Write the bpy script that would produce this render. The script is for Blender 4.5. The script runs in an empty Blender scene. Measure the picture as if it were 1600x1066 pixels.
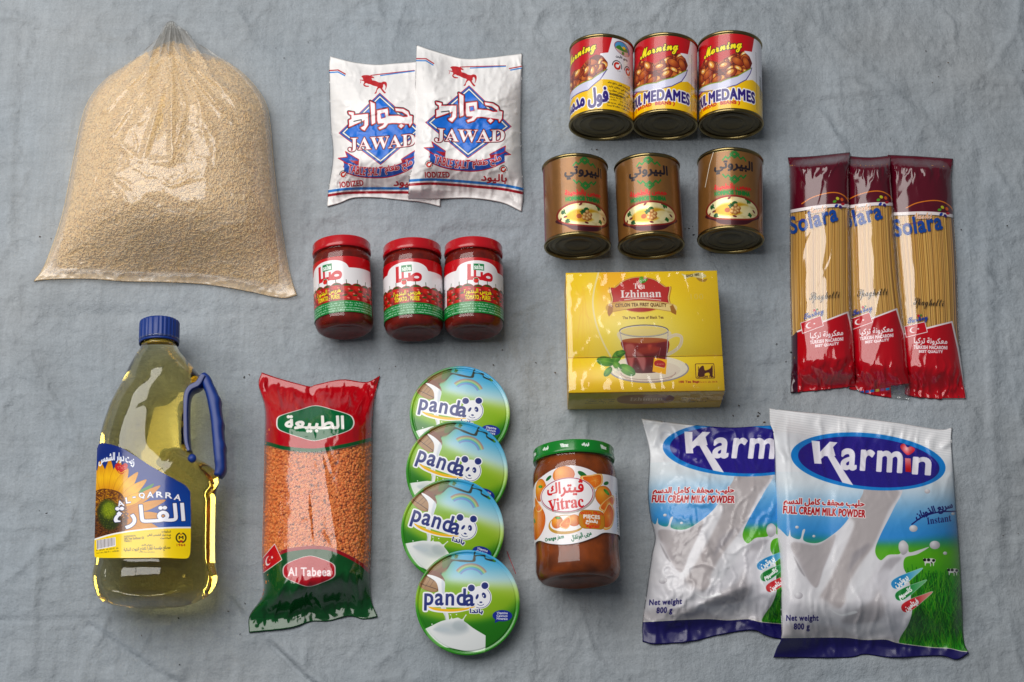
import bpy, math, random
import numpy as np
from mathutils import Vector, Matrix
SC = bpy.context.scene
COL = SC.collection
R_ = math.radians

# ------------------------------------------------------------------ camera
PX_W, PX_H, FPX = 1600.0, 1066.0, 3000.0        # photograph size, focal length in its pixels
DIST, TILT = 2.14, R_(20)                       # metres to the sheet along the axis, tilt from straight down
CAM = np.array([0.0, -DIST*math.sin(TILT), DIST*math.cos(TILT)])
FWD = np.array([0.0, math.sin(TILT), -math.cos(TILT)])
UPV = np.array([0.0, math.cos(TILT), math.sin(TILT)])
cd = bpy.data.cameras.new('camera'); cam = bpy.data.objects.new('camera', cd); COL.objects.link(cam)
cd.sensor_width = 36.0; cd.lens = 36.0*FPX/PX_W; cd.clip_start = 0.05; cd.clip_end = 200.0
cam.location = CAM; cam.rotation_euler = (TILT, 0, 0)
cd.dof.use_dof = False
SC.camera = cam
# ------------------------------------------------------------------ world and light
wd = bpy.data.worlds.new('World'); SC.world = wd; wd.use_nodes = True
wd.node_tree.nodes['Background'].inputs[0].default_value = (0.80, 0.90, 1.0, 1)
wd.node_tree.nodes['Background'].inputs[1].default_value = 0.12
ld = bpy.data.lights.new('skylight_opening', 'AREA'); ld.shape = 'RECTANGLE'
ld.size = 3.6; ld.size_y = 2.7; ld.energy = 138.0; ld.color = (1.0, 0.975, 0.94)
lo = bpy.data.objects.new('skylight_opening', ld); COL.objects.link(lo); lo.location = (-1.76, 1.10, 2.5)
SC.view_settings.view_transform = 'Standard'; SC.view_settings.look = 'None'
SC.view_settings.exposure = 0.0; SC.view_settings.gamma = 1.0; SC.view_settings.use_curve_mapping = False
SC.cycles.max_bounces = 10; SC.cycles.transparent_max_bounces = 14; SC.cycles.transmission_bounces = 8

# ------------------------------------------------------------------ pixel <-> place
def W(px, py, z=0.0):
    """point at height z that the photograph shows at pixel (px, py)"""
    px = np.asarray(px, float); py = np.asarray(py, float); z = np.asarray(z, float)
    a = (px-800.0)/FPX; b = -(py-533.0)/FPX
    dz = FWD[2]+b*UPV[2]; t = (z-CAM[2])/dz
    x = CAM[0]+t*a; y = CAM[1]+t*(FWD[1]+b*UPV[1])
    return np.stack(np.broadcast_arrays(x, y, z), -1)

# ------------------------------------------------------------------ noise
def vnoise(x, y, seed=0):
    x = np.asarray(x, float); y = np.asarray(y, float)
    rs = np.random.RandomState(seed); tb = rs.rand(256, 256)
    xi = np.floor(x).astype(int); yi = np.floor(y).astype(int); fx = x-xi; fy = y-yi
    fx = fx*fx*(3-2*fx); fy = fy*fy*(3-2*fy)
    g = lambda a, b: tb[a & 255, b & 255]
    return ((g(xi, yi)*(1-fx)+g(xi+1, yi)*fx)*(1-fy)+(g(xi, yi+1)*(1-fx)+g(xi+1, yi+1)*fx)*fy)*2-1
def fbm(x, y, seed=0, o=4):
    s = 0; a = 1.0; t = 0
    for i in range(o):
        s = s+a*vnoise(x*2**i, y*2**i, seed+i); t += a; a *= 0.5
    return s/t
def sstep(a, b, x):
    t = np.clip((np.asarray(x, float)-a)/(b-a), 0, 1); return t*t*(3-2*t)

# ------------------------------------------------------------------ Arabic shaping (presentation forms, visual order)
_AR = {}
for _c, _b, _n in [('ء',0xFE80,1),('آ',0xFE81,2),('أ',0xFE83,2),('ؤ',0xFE85,2),('إ',0xFE87,2),('ئ',0xFE89,4),('ا',0xFE8D,2),
    ('ب',0xFE8F,4),('ة',0xFE93,2),('ت',0xFE95,4),('ث',0xFE99,4),('ج',0xFE9D,4),('ح',0xFEA1,4),('خ',0xFEA5,4),('د',0xFEA9,2),
    ('ذ',0xFEAB,2),('ر',0xFEAD,2),('ز',0xFEAF,2),('س',0xFEB1,4),('ش',0xFEB5,4),('ص',0xFEB9,4),('ض',0xFEBD,4),('ط',0xFEC1,4),
    ('ظ',0xFEC5,4),('ع',0xFEC9,4),('غ',0xFECD,4),('ف',0xFED1,4),('ق',0xFED5,4),('ك',0xFED9,4),('ل',0xFEDD,4),('م',0xFEE1,4),
    ('ن',0xFEE5,4),('ه',0xFEE9,4),('و',0xFEED,2),('ى',0xFEEF,2),('ي',0xFEF1,4),('ڤ',0xFB6A,4)]:
    _AR[_c] = (_b, _n)
def ar(s):
    out = []; n = len(s)
    for i, c in enumerate(s):
        if c not in _AR:
            out.append(c); continue
        b, k = _AR[c]
        p = i > 0 and ((s[i-1] in _AR and _AR[s[i-1]][1] == 4) or s[i-1] == 'ـ')
        q = k == 4 and i+1 < n and ((s[i+1] in _AR and _AR[s[i+1]][1] > 1) or s[i+1] == 'ـ')
        out.append(chr(b+(3 if p and q else 1 if p else 2 if q else 0)))
    return ''.join(reversed(out))
def serif(s, up=0x1D400, lo=0x1D41A):
    return ''.join(chr(up+ord(c)-65) if 'A' <= c <= 'Z' else chr(lo+ord(c)-97) if 'a' <= c <= 'z' else c for c in s)
def script(s):
    return serif(s, 0x1D4D0, 0x1D4EA)

# ------------------------------------------------------------------ flat print: a small scan-line painter
_TX = {}
def glyphs(s, sp=1.0):
    """directed outline edges of a line of text, (n,2,2), y up"""
    if (s, sp) not in _TX:
        c = bpy.data.curves.new('t', 'FONT'); c.body = s; c.resolution_u = 5; c.space_character = sp
        o = bpy.data.objects.new('t', c); COL.objects.link(o); bpy.context.view_layer.update()
        m = o.to_mesh(); v = np.array([x.co[:2] for x in m.vertices]).reshape(-1, 2)
        e = {}; k = {}
        for i, p in enumerate(v):
            k.setdefault((round(p[0], 5), round(p[1], 5)), i)
        r = [k[(round(p[0], 5), round(p[1], 5))] for p in v]
        for f in m.polygons:
            q = [r[i] for i in f.vertices]
            ar_ = sum(v[q[i-1]][0]*v[q[i]][1]-v[q[i]][0]*v[q[i-1]][1] for i in range(len(q)))
            if ar_ < 0: q = q[::-1]
            for i in range(len(q)):
                a, b = q[i-1], q[i]
                if e.get((b, a), 0) > 0: e[(b, a)] -= 1
                else: e[(a, b)] = e.get((a, b), 0)+1
        o.to_mesh_clear(); bpy.data.objects.remove(o); bpy.data.curves.remove(c)
        _TX[s, sp] = np.array([[v[a], v[b]] for (a, b), n in e.items() for _ in range(n)]).reshape(-1, 2, 2)
    return _TX[s, sp]
def C(h):
    return np.array([int(h[i:i+2], 16)/255 for i in (0, 2, 4)])
def smooth(pts, closed=True, n=6):
    p = np.array(pts, float)
    if closed: q = np.concatenate([p[-1:], p, p[:2]])
    else: q = np.concatenate([p[:1]*2-p[1:2], p, p[-1:]*2-p[-2:-1]])
    out = []
    for i in range(1, len(q)-2):
        for t in np.arange(n)/n:
            a, b, c, d = q[i-1:i+3]
            out.append(.5*((2*b)+(-a+c)*t+(2*a-5*b+4*c-d)*t*t+(-a+3*b-3*c+d)*t**3))
    if not closed: out.append(p[-1])
    return np.array(out)
def ell(cx, cy, rx, ry=None, rot=0, n=48, a0=0, a1=360):
    ry = rx if ry is None else ry
    t = np.radians(np.linspace(a0, a1, n, endpoint=(a1-a0) % 360 != 0)); c, s = math.cos(R_(rot)), math.sin(R_(rot))
    x = rx*np.cos(t); y = ry*np.sin(t)
    return np.stack([cx+x*c-y*s, cy+x*s+y*c], -1)
def rbox(x0, y0, x1, y1, r=0):
    if r <= 0: return np.array([[x0, y0], [x1, y0], [x1, y1], [x0, y1]], float)
    return np.concatenate([ell(x1-r, y0+r, r, n=7, a0=-90, a1=0), ell(x1-r, y1-r, r, n=7, a0=0, a1=90),
                           ell(x0+r, y1-r, r, n=7, a0=90, a1=180), ell(x0+r, y0+r, r, n=7, a0=180, a1=270)])
class Cv:
    def __init__(s, x0, y0, x1, y1, ss, bg='ffffff', alpha=1.0):
        s.x0, s.y0, s.x1, s.y1, s.ss = x0, y0, x1, y1, ss
        s.w = int(round((x1-x0)*ss)); s.h = int(round((y1-y0)*ss))
        s.im = np.empty((s.h, s.w, 3)); s.im[:] = C(bg); s.al = np.full((s.h, s.w), float(alpha)); s.clip = None; s.see = alpha < 1
        s.X = x0+(np.arange(s.w)+.5)[None, :]/ss+np.zeros((s.h, 1)); s.Y = y0+(np.arange(s.h)+.5)[:, None]/ss+np.zeros((1, s.w))
    def cov(s, E, ns=4, win=None):
        """winding coverage of directed edges (n,2,2) in user units, over the whole sheet or a window (r0,r1,c0,c1)"""
        r0, r1, c0, c1 = win or (0, s.h, 0, s.w); h, w = r1-r0, c1-c0
        E = (np.asarray(E, float)-[s.x0, s.y0])*s.ss-[c0, r0]
        acc = np.zeros((h, w+2))
        E = E[np.abs(E[:, 1, 1]-E[:, 0, 1]) > 1e-9]
        if not len(E): return acc[:, :w]
        sg = np.where(E[:, 1, 1] > E[:, 0, 1], 1.0, -1.0)
        ya = np.minimum(E[:, 0, 1], E[:, 1, 1]); yb = np.maximum(E[:, 0, 1], E[:, 1, 1])
        k0 = np.clip(np.ceil(ya*ns-.5), 0, h*ns).astype(int); k1 = np.clip(np.ceil(yb*ns-.5), 0, h*ns).astype(int)
        n = np.maximum(k1-k0, 0); tot = n.sum()
        if tot == 0: return acc[:, :w]
        idx = np.repeat(np.arange(len(E)), n); st = np.repeat(np.cumsum(n)-n, n)
        k = np.arange(tot)-st+k0[idx]; y = (k+.5)/ns
        e = E[idx]; x = e[:, 0, 0]+(y-e[:, 0, 1])*(e[:, 1, 0]-e[:, 0, 0])/(e[:, 1, 1]-e[:, 0, 1])
        x = np.clip(x, 0, w); xi = np.floor(x).astype(int); fr = x-xi; r = k//ns
        f = np.bincount(r*(w+2)+xi, sg[idx]/ns*(1-fr), h*(w+2))+np.bincount(r*(w+2)+xi+1, sg[idx]/ns*fr, h*(w+2)+1)[:h*(w+2)]
        return np.clip(np.abs(np.cumsum(f.reshape(h, w+2), 1)[:, :w]), 0, 1)
    def win(s, E, pad=0):
        P = (np.asarray(E, float).reshape(-1, 2)-[s.x0, s.y0])*s.ss; p = pad*s.ss+2
        c0, r0 = np.floor(P.min(0)-p).astype(int); c1, r1 = np.ceil(P.max(0)+p).astype(int)
        r0, r1 = np.clip([r0, r1], 0, s.h); c0, c1 = np.clip([c0, c1], 0, s.w)
        return int(r0), int(r1), int(c0), int(c1)
    def put(s, cov, col, a=1.0, erase=False, blur=0, win=None):
        r0, r1, c0, c1 = win or (0, s.h, 0, s.w)
        if r1 <= r0 or c1 <= c0: return
        if blur: cov = s.blur(cov, blur)
        if s.clip is not None: cov = cov*s.clip[r0:r1, c0:c1]
        cov = cov*a
        if erase:
            s.al[r0:r1, c0:c1] *= 1-cov; return
        if isinstance(col, str): col = C(col)
        if callable(col): col = col(s.X[r0:r1, c0:c1], s.Y[r0:r1, c0:c1])
        v = s.im[r0:r1, c0:c1]; v += (col-v)*cov[..., None]
        if s.see: q = s.al[r0:r1, c0:c1]; np.maximum(q, cov, out=q)
    def blur(s, c, r):
        k = max(1, int(r*s.ss/1.7))
        for _ in range(3):
            for ax in (0, 1):
                p = np.pad(c, [(k+1, k) if ax == i else (0, 0) for i in (0, 1)], 'edge'); q = np.cumsum(p, ax)
                n = c.shape[ax]
                c = (np.take(q, range(2*k+1, 2*k+1+n), ax)-np.take(q, range(0, n), ax))/(2*k+1)
        return c
    @staticmethod
    def edges(p):
        p = np.asarray(p, float); return np.stack([p, np.roll(p, -1, 0)], 1)
    def poly(s, p, col, a=1.0, holes=(), **k):
        E = [s.edges(p)]
        o = lambda q: np.sum(q[:, 0]*np.roll(q[:, 1], -1)-np.roll(q[:, 0], -1)*q[:, 1])
        sp = o(np.asarray(p, float))
        for h in holes:
            h = np.asarray(h, float); E.append(s.edges(h[::-1] if o(h)*sp > 0 else h))
        E = np.concatenate(E); w = s.win(E, 3*k.get('blur', 0))
        if w[1] > w[0] and w[3] > w[2]: s.put(s.cov(E, win=w), col, a, win=w, **k)
    def strokecov(s, E, w, win=None):
        E = np.asarray(E, float); d = E[:, 1]-E[:, 0]; L = np.hypot(d[:, 0], d[:, 1])+1e-9
        n = np.stack([-d[:, 1], d[:, 0]], 1)/L[:, None]*(w/2)
        q = np.stack([E[:, 0]+n, E[:, 0]-n, E[:, 1]-n, E[:, 1]+n], 1)
        k = 8; t = np.arange(k)*2*math.pi/k; c = np.stack([np.cos(t), np.sin(t)], 1)*(w/2)
        pts = np.concatenate([E[:, 0], E[:, 1]]); circ = pts[:, None]+c[None]
        def de(q):
            ar_ = np.sum(q[..., 0]*np.roll(q[..., 1], -1, 1)-np.roll(q[..., 0], -1, 1)*q[..., 1], 1)
            q = np.where((ar_ < 0)[:, None, None], q[:, ::-1], q)
            return np.stack([q, np.roll(q, -1, 1)], 2).reshape(-1, 2, 2)
        return s.cov(np.concatenate([de(q), de(circ)]), win=win)
    def line(s, p, w, col, a=1.0, closed=False, **k):
        p = np.asarray(p, float); E = s.edges(p)
        if not closed: E = E[:-1]
        v = s.win(E, w+3*k.get('blur', 0))
        if v[1] > v[0] and v[3] > v[2]: s.put(s.strokecov(E, w, v), col, a, win=v, **k)
    def text(s, t, x0, y0, x1, y1, col, bold=0, ol=None, rot=0, shear=0, arc=0, a=1.0, **k):
        """ink box of t fitted to x0..x1, y0..y1 (y1 = bottom), then sheared, bent and turned about the box centre"""
        G = glyphs(t, 1.12 if bold and t.isascii() else 1.0)
        if not len(G): return
        G = G.copy(); mn = G.reshape(-1, 2).min(0); mx = G.reshape(-1, 2).max(0)
        u = (G-mn)/(mx-mn+1e-9); cx, cy = (x0+x1)/2, (y0+y1)/2
        x = x0+u[..., 0]*(x1-x0); y = y1-u[..., 1]*(y1-y0)
        x = x+shear*(cy-y); y = y+arc*((x-cx)/((x1-x0)/2))**2
        c_, s_ = math.cos(R_(rot)), math.sin(R_(rot))
        G = np.stack([cx+(x-cx)*c_-(y-cy)*s_, cy+(x-cx)*s_+(y-cy)*c_], -1)
        v = s.win(G, bold+20/s.ss+(2*max(o[1] for o in (ol if isinstance(ol, list) else [ol])) if ol else 0))
        if v[1] <= v[0] or v[3] <= v[2]: return
        c = s.cov(G, win=v)
        if ol:
            for oc, ow in (ol if isinstance(ol, list) else [ol]):
                s.put(np.maximum(s.strokecov(G, 2*ow+bold, v), c), oc, a, win=v, **k)
        if bold: c = np.maximum(c, s.strokecov(G, bold, v))
        s.put(c, col, a, win=v, **k)
    def scrib(s, x0, y0, x1, y1, col, rows=1, seed=0, a=0.8, hgt=.55, rot=0):
        """rows of tiny unreadable print"""
        rs = random.Random(seed); cx, cy = (x0+x1)/2, (y0+y1)/2; E = []
        for r in range(rows):
            yc = y0+(r+.5)*(y1-y0)/rows; h = (y1-y0)/rows*hgt; x = x0
            while x < x1:
                w = h*rs.uniform(.35, .8)
                if rs.random() < .82:
                    hh = h*rs.choice([.6, .6, 1.0]); E.append([[x, yc+h/2], [x+w*rs.uniform(-.2, .5), yc+h/2-hh]])
                    if rs.random() < .6: E.append([[x, yc+h/2-rs.uniform(0, hh)], [x+w, yc+h/2-rs.uniform(0, .3)*h]])
                x += w*1.15
        E = np.array(E)-[cx, cy]; c_, s_ = math.cos(R_(rot)), math.sin(R_(rot))
        E = np.stack([cx+E[..., 0]*c_-E[..., 1]*s_, cy+E[..., 0]*s_+E[..., 1]*c_], -1)
        s.put(s.strokecov(E, (y1-y0)/rows*.13), col, a)
    def mottle(s, amt, f, seed=0):
        s.im = np.clip(s.im*(1+amt*fbm(s.X*f, s.Y*f, seed)[..., None]), 0, 1)
    def image(s, name):
        im = bpy.data.images.new(name, s.w, s.h, alpha=True)
        px = np.ones((s.h, s.w, 4), np.float32); g = np.clip(s.im, 0, 1)**1.12; l = g.mean(-1, keepdims=True); px[..., :3] = np.clip(l+(g-l)*1.08, 0, 1); px[..., 3] = np.clip(s.al, 0, 1)
        im.alpha_mode = 'CHANNEL_PACKED'
        im.pixels.foreach_set(px[::-1].ravel()); im.update(); im.pack()
        return im
    def uv(s, ux, uy):
        return np.stack([(ux-s.x0)/(s.x1-s.x0), 1-(uy-s.y0)/(s.y1-s.y0)], -1)
def vgrad(y0, c0, y1, c1, horiz=False):
    a, b = C(c0), C(c1)
    def f(X, Y):
        t = sstep(y0, y1, X if horiz else Y)[..., None]; return a*(1-t)+b*t
    return f
def rgrad(cx, cy, r, c0, c1):
    a, b = C(c0), C(c1)
    def f(X, Y):
        t = np.clip(np.hypot(X-cx, Y-cy)/r, 0, 1)[..., None]; return a*(1-t)+b*t
    return f
def barcode(cv, x0, y0, x1, y1, col='222222', n=30, seed=3, vert=False):
    rs = random.Random(seed); L = (y1-y0) if vert else (x1-x0); t = 0.0
    while t < L:
        w = L/n*rs.choice([.4, .7, 1.1])
        q = rbox(x0, y0+t, x1, min(y1, y0+t+w)) if vert else rbox(x0+t, y0, min(x1, x0+t+w), y1)
        cv.poly(q, col); t += w+L/n*rs.choice([.4, .6, 1.0])

# ================================================================== flat prints of the packages
RS = random.Random(11)
def cyl(cx0, y0, cx1, y1, R, kR):
    """zoomed picture of a lying cylinder -> unrolled label (arc length, axis position)"""
    def U(p):
        p = np.atleast_2d(np.asarray(p, float)); x, y = p[:, 0], p[:, 1]; ph = np.zeros(len(p))
        for _ in range(3):
            yy = y+kR*np.cos(ph); cx = cx0+(cx1-cx0)*(yy-y0)/(y1-y0); ph = np.arcsin(np.clip((x-cx)/R, -.999, .999))
        return np.stack([ph*R, y+kR*np.cos(ph)], -1)
    def B(x0, ya, x1, yb):
        m = (x0+x1)/2; n = (ya+yb)/2
        return U([[x0, n]])[0, 0], U([[m, ya]])[0, 1], U([[x1, n]])[0, 0], U([[m, yb]])[0, 1]
    return U, B
def ring_icon(c, x, y, r):
    c.line(ell(x, y, r, r, n=24, a0=180, a1=380), r*.16, '333333'); c.line(ell(x, y, r*.55, n=20), r*.38, 'c8321e', closed=True)
    c.poly([(x-r*.1, y-r*.1), (x+r*.9, y-r*.8), (x+r*.15, y+r*.3)], 'ffffff'); c.scrib(x, y+r*.7, x+r, y+r*1.05, '555555', 1, 4)
def leafy(c, x, y, r, col, n=9, seed=1):
    q = random.Random(seed)
    for i in range(n):
        a = q.uniform(0, 360); d = q.uniform(0, r*.7); v = q.uniform(.7, 1.25)
        c.poly(ell(x+d*math.cos(R_(a)), y+d*.8*math.sin(R_(a)), r*.45, r*.2, rot=q.uniform(0, 180), n=10), np.clip(C(col)*v, 0, 1))
def flag(c, q):
    q = np.array(q, float)
    c.poly(q, 'c01226'); c.line(q, np.hypot(*(q[1]-q[0]))*.03, 'f4ecec', closed=True)
    P = lambda u, v: (q[0]*(1-u)*(1-v)+q[1]*u*(1-v)+q[2]*u*v+q[3]*(1-u)*v)
    t = np.radians(np.linspace(0, 360, 30, endpoint=False))
    c.poly([P(.38+.17*math.cos(a), .5+.27*math.sin(a)) for a in t], 'f4ecec')
    c.poly([P(.43+.14*math.cos(a), .5+.22*math.sin(a)) for a in t], 'c01226')
    c.poly([P(.62+(.075 if i % 2 == 0 else .03)*math.cos(i*math.pi/5+math.pi), .5+(.12 if i % 2 == 0 else .05)*math.sin(i*math.pi/5+math.pi)) for i in range(10)], 'f4ecec')

# ---- table salt bag (units: 5.073 per photo pixel from 660,90)
def art_salt():
    c = Cv(-140, -140, 840, 1290, .62, 'f1efee')
    for y0, col in ((968, '2f86cf'), (1000, 'a8182a')):
        c.line(smooth([(-140, y0+12), (60, y0), (250, y0+10), (420, y0+24), (640, y0+45), (840, y0+85)], False), 20, col)
    c.line([(-140, 8), (30, 10), (90, 48)], 9, 'b01c2c'); c.line([(-140, 24), (30, 26), (85, 60)], 9, '2f86cf')
    c.line([(300, 76), (400, 72), (660, 66)], 7, 'b01c2c'); c.line([(380, 84), (520, 76), (660, 70)], 8, '2f86cf')
    c.line([(690, 88), (840, 60)], 8, 'b01c2c'); c.line([(700, 100), (840, 74)], 9, '2f86cf')
    for i in range(90): c.line([(-140, -140+i*1.3), (840, -140+i*1.3)], .4, 'd8d6d6', .5) if i % 4 == 0 else None
    # rearing horse
    horse = smooth([(208,100),(218,118),(209,134),(222,104),(236,108),(232,90),(222,78),(240,70),(276,72),(316,86),(326,100),(308,98),(300,108),(330,128),(362,136),(386,140),(402,134),(424,140),(431,160),(425,188),(414,204),(420,178),(410,156),(400,160),(398,178),(392,186),(404,206),(420,224),(408,228),(392,210),(372,184),(356,190),(346,206),(342,222),(326,224),(338,208),(346,186),(352,172),(320,160),(292,146),(276,142),(262,134),(246,142),(258,154),(282,158),(278,165),(252,162),(236,146),(244,128),(240,116),(226,112)], n=4)
    c.poly(horse, 'bd1a22'); c.poly(ell(285, 112, 26, 22, rot=30), 'bd1a22'); c.poly(ell(330, 142, 46, 20, rot=22), 'bd1a22')
    D = lambda k, dx=0, dy=0: np.array([(370, 510-290*k), (365+343*k, 548), (362, 510+290*k), (365-343*k, 516)], float)+[dx, dy]
    c.poly(D(1), 'c02030'); c.poly(D(.977), '2d6fc0'); c.poly(D(.93), '1d1d28'); c.poly(D(.915), 'f2f2f4'); c.poly(D(.865), '1d1d28'); c.poly(D(.85), '1376d2')
    # arabic word, built as a bold band
    W1 = smooth  # noqa
    body = [[(108,352),(152,362),(150,384),(268,382),(268,470),(236,512),(216,500),(206,488),(236,474),(240,428),(108,474),(112,452),(110,420),(132,412),(132,380),(112,368)],
            [(288,282),(326,304),(326,458),(298,470),(292,300)],
            [(346,362),(432,352),(436,412),(520,418),(560,432),(596,432),(594,418),(552,388),(500,376),(494,356),(560,366),(600,392),(610,424),(634,430),(630,484),(610,512),(604,488),(560,482),(470,470),(432,472),(408,500),(362,514),(352,500),(392,482),(400,466),(352,466),(344,440)],
            [(540,482),(562,500),(540,520),(520,500)]]
    for b in body:
        c.line(b, 26, '23202a', closed=True); c.poly(b, '23202a')
    for b in body: c.line(b, 15, 'c4273a', closed=True)
    for b in body: c.poly(b, 'f6f3f3')
    for h in ([(376,392),(404,388),(408,418),(380,424)],):
        c.line(h, 12, 'c4273a', closed=True); c.poly(h, '1376d2')
    c.line([(150,432),(212,424),(214,462)], 8, '23202a')
    c.text(serif('JAWAD'), 100, 572, 652, 682, 'f7f4f4', ol=[('1c1a22', 8), ('c03040', 4)], arc=-8, rot=1)
    # ribbon
    rib = lambda o: smooth([(60, 770+o), (180, 815+o), (330, 838+o), (450, 836+o), (560, 808+o), (652, 766+o)], False)
    tailL = [(75, 668), (182, 742), (176, 800), (56, 790), (74, 756), (14, 716), (90, 714)]; tailR = [(658, 702), (535, 768), (545, 800), (650, 812), (640, 776), (700, 770), (655, 744)]
    for t in (tailL, tailR): c.poly(t, '2d62b4'); c.line(t, 7, 'c02030', closed=True)
    band = np.concatenate([rib(-16), rib(62)[::-1]])
    c.poly(band, '2d62b4'); c.line(rib(-16), 8, 'c02030'); c.line(rib(62), 8, 'c02030')
    c.poly([(104, 740), (180, 752), (170, 784)], 'b02030'); c.poly([(622, 760), (540, 772), (548, 792)], 'b02030')
    c.text('TABLE SALT', 92, 806, 372, 872, 'c42838', bold=3, ol=[('f4e8ea', 4)], arc=-16, rot=9)
    c.text(ar('ملح طعام'), 398, 800, 626, 872, 'c42838', bold=3, ol=[('f4e8ea', 4)], arc=-14, rot=-11)
    c.text('IODIZED', 22, 908, 214, 952, 'b5202c', bold=4, shear=-.1); c.text(ar('باليود'), 468, 926, 668, 998, 'b5202c', bold=5, rot=3)
    ring_icon(c, 52, 850, 30); ring_icon(c, 642, 888, 30)
    return c

# ---- milk powder bag (units: 4.848 per photo pixel from 1190,630)
def art_milk():
    c = Cv(0, 0, 1620, 1990, .5, 'e4e6ea')
    def sky(X, Y):
        t = sstep(560, 1010, Y)[..., None]; a = C('dfe5ea')*(1-t)+C('3f96d6')*t
        e = sstep(250, -20, X)[..., None]*.5; return a*(1-e)+C('d5dde4')*e
    c.poly(rbox(0, 520, 1620, 1990), sky)
    c.put(sstep(980, 1060, c.Y+30*np.sin(c.X*.005)), vgrad(990, '2e8fae', 1150, '5fae1c'))
    c.put(sstep(1060, 1200, c.Y), vgrad(1100, '66b41e', 1500, '2d8a16'))
    # grass blades
    q = random.Random(5)
    E = {k: [] for k in range(5)}
    for i in range(1500):
        y = q.uniform(1350, 1920); x = q.uniform(1000, 1600)
        if y < 1330+ (x-1000)*.03: continue
        L = q.uniform(50, 130); a = q.gauss(0, .38); E[i % 5].append([[x, y], [x+L*math.sin(a), y-L*math.cos(a)]])
    for k, col in enumerate(('0c5210', '1d7a14', '2f9a1a', '115c12', '6fae2a')): c.put(c.strokecov(E[k], 5 if k < 4 else 3), col, .8)
    # milk: pour, bowl of splash
    grey = 'c3bdbd'; lite = 'e6e5ea'
    c.poly(smooth([(780,660),(1060,660),(1010,800),(900,1000),(880,1100),(940,1180),(1040,1160),(1080,1150),(1120,1220),(1190,1290),(1270,1200),(1130,1160)]), lite, .0)
    splash = smooth([(100,960),(130,950),(160,975),(200,1010),(215,960),(225,1010),(290,1030),(310,965),(330,960),(318,1040),(420,1060),(520,1010),(640,900),(760,700),(800,640),(1060,640),(1000,800),(900,1000),(860,1120),(900,1190),(960,1150),(1050,1140),(1040,1080),(1075,1050),(1110,1085),(1120,1130),(1200,1110),(1270,1090),(1180,1145),(1090,1170),(1075,1240),(1100,1300),(1130,1400),(1130,1500),(1140,1580),(1110,1680),(1040,1800),(1000,1990),(60,1990),(90,1400)])
    c.poly(splash, 'dcdadf')
    c.clip = c.cov(c.edges(splash))
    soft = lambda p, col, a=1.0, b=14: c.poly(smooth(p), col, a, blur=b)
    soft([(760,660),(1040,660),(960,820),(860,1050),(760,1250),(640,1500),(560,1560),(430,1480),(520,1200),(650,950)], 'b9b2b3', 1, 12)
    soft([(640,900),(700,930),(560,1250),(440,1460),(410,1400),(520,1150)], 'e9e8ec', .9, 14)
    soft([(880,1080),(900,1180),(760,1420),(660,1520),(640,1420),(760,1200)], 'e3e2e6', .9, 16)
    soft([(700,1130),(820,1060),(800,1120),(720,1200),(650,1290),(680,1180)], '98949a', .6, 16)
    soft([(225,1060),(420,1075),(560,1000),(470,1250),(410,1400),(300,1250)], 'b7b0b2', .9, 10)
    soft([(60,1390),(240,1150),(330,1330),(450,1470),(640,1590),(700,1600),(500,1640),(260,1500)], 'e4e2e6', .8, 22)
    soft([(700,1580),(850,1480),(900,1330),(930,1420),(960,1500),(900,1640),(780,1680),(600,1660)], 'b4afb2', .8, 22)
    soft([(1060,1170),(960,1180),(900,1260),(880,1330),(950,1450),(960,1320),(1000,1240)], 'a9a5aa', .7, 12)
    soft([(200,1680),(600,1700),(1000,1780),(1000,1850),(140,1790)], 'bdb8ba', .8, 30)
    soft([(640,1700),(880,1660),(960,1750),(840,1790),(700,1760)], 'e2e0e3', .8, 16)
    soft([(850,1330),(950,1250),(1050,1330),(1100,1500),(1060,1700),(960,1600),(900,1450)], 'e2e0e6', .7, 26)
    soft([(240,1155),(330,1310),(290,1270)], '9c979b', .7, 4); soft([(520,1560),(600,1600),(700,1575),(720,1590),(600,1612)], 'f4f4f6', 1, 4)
    c.clip = None
    for x, y, r in ((268, 940, 14), (396, 1008, 12), (1255, 668, 22), (1150, 950, 32), (1312, 1075, 40), (1390, 1137, 16), (365, 846, 16), (1450, 838, 14), (280, 1458, 32)):
        c.poly(ell(x, y, r, r*.8, n=20), rgrad(x-r*.3, y-r*.4, r*1.4, 'f2f1f4', 'b2aeb4'))
    c.poly(smooth([(1042,1060),(1075,1040),(1110,1075),(1105,1125),(1070,1150),(1040,1110)]), rgrad(1065, 1075, 70, 'e8e7ea', 'b0acb0'))
    for x, y, s in ((1225, 1170, 1), (1408, 1248, .9)):
        c.poly(smooth(np.array([(0,5),(20,8),(60,5),(92,14),(90,34),(82,40),(80,62),(74,62),(72,42),(60,46),(58,66),(52,64),(50,44),(22,44),(18,60),(12,60),(10,40),(2,24)])*s+[x, y], n=3), 'e8e8e4')
        for a, b, r in ((10, 18, 13), (40, 18, 13), (78, 22, 12), (62, 40, 6)): c.poly(ell(x+a*s, y+b*s, r*s, r*.9*s, n=14), '15161a')
    # drop-shaped tags
    for x, y, col, c2, t in ((990, 1370, '2b8fc6', '8fd0dc', 'بروتين'), (1020, 1460, '17843a', '7cc08a', 'كالسيوم'), (1066, 1548, 'c42a34', 'e09a90', 'فيتامين')):
        p = smooth([(x-10,y),(x+5,y-30),(x+60,y-62),(x+140,y-92),(x+232,y-120),(x+150,y-42),(x+90,y+8),(x+40,y+36),(x+5,y+30)])
        c.poly(p, vgrad(x+60, col, x+210, c2, True)); c.line(p, 5, 'd8ecec', .5, closed=True)
        c.text(ar(t), x+14, y-44, x+128, y+12, 'f8f8f8', bold=4, rot=-33)
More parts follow.
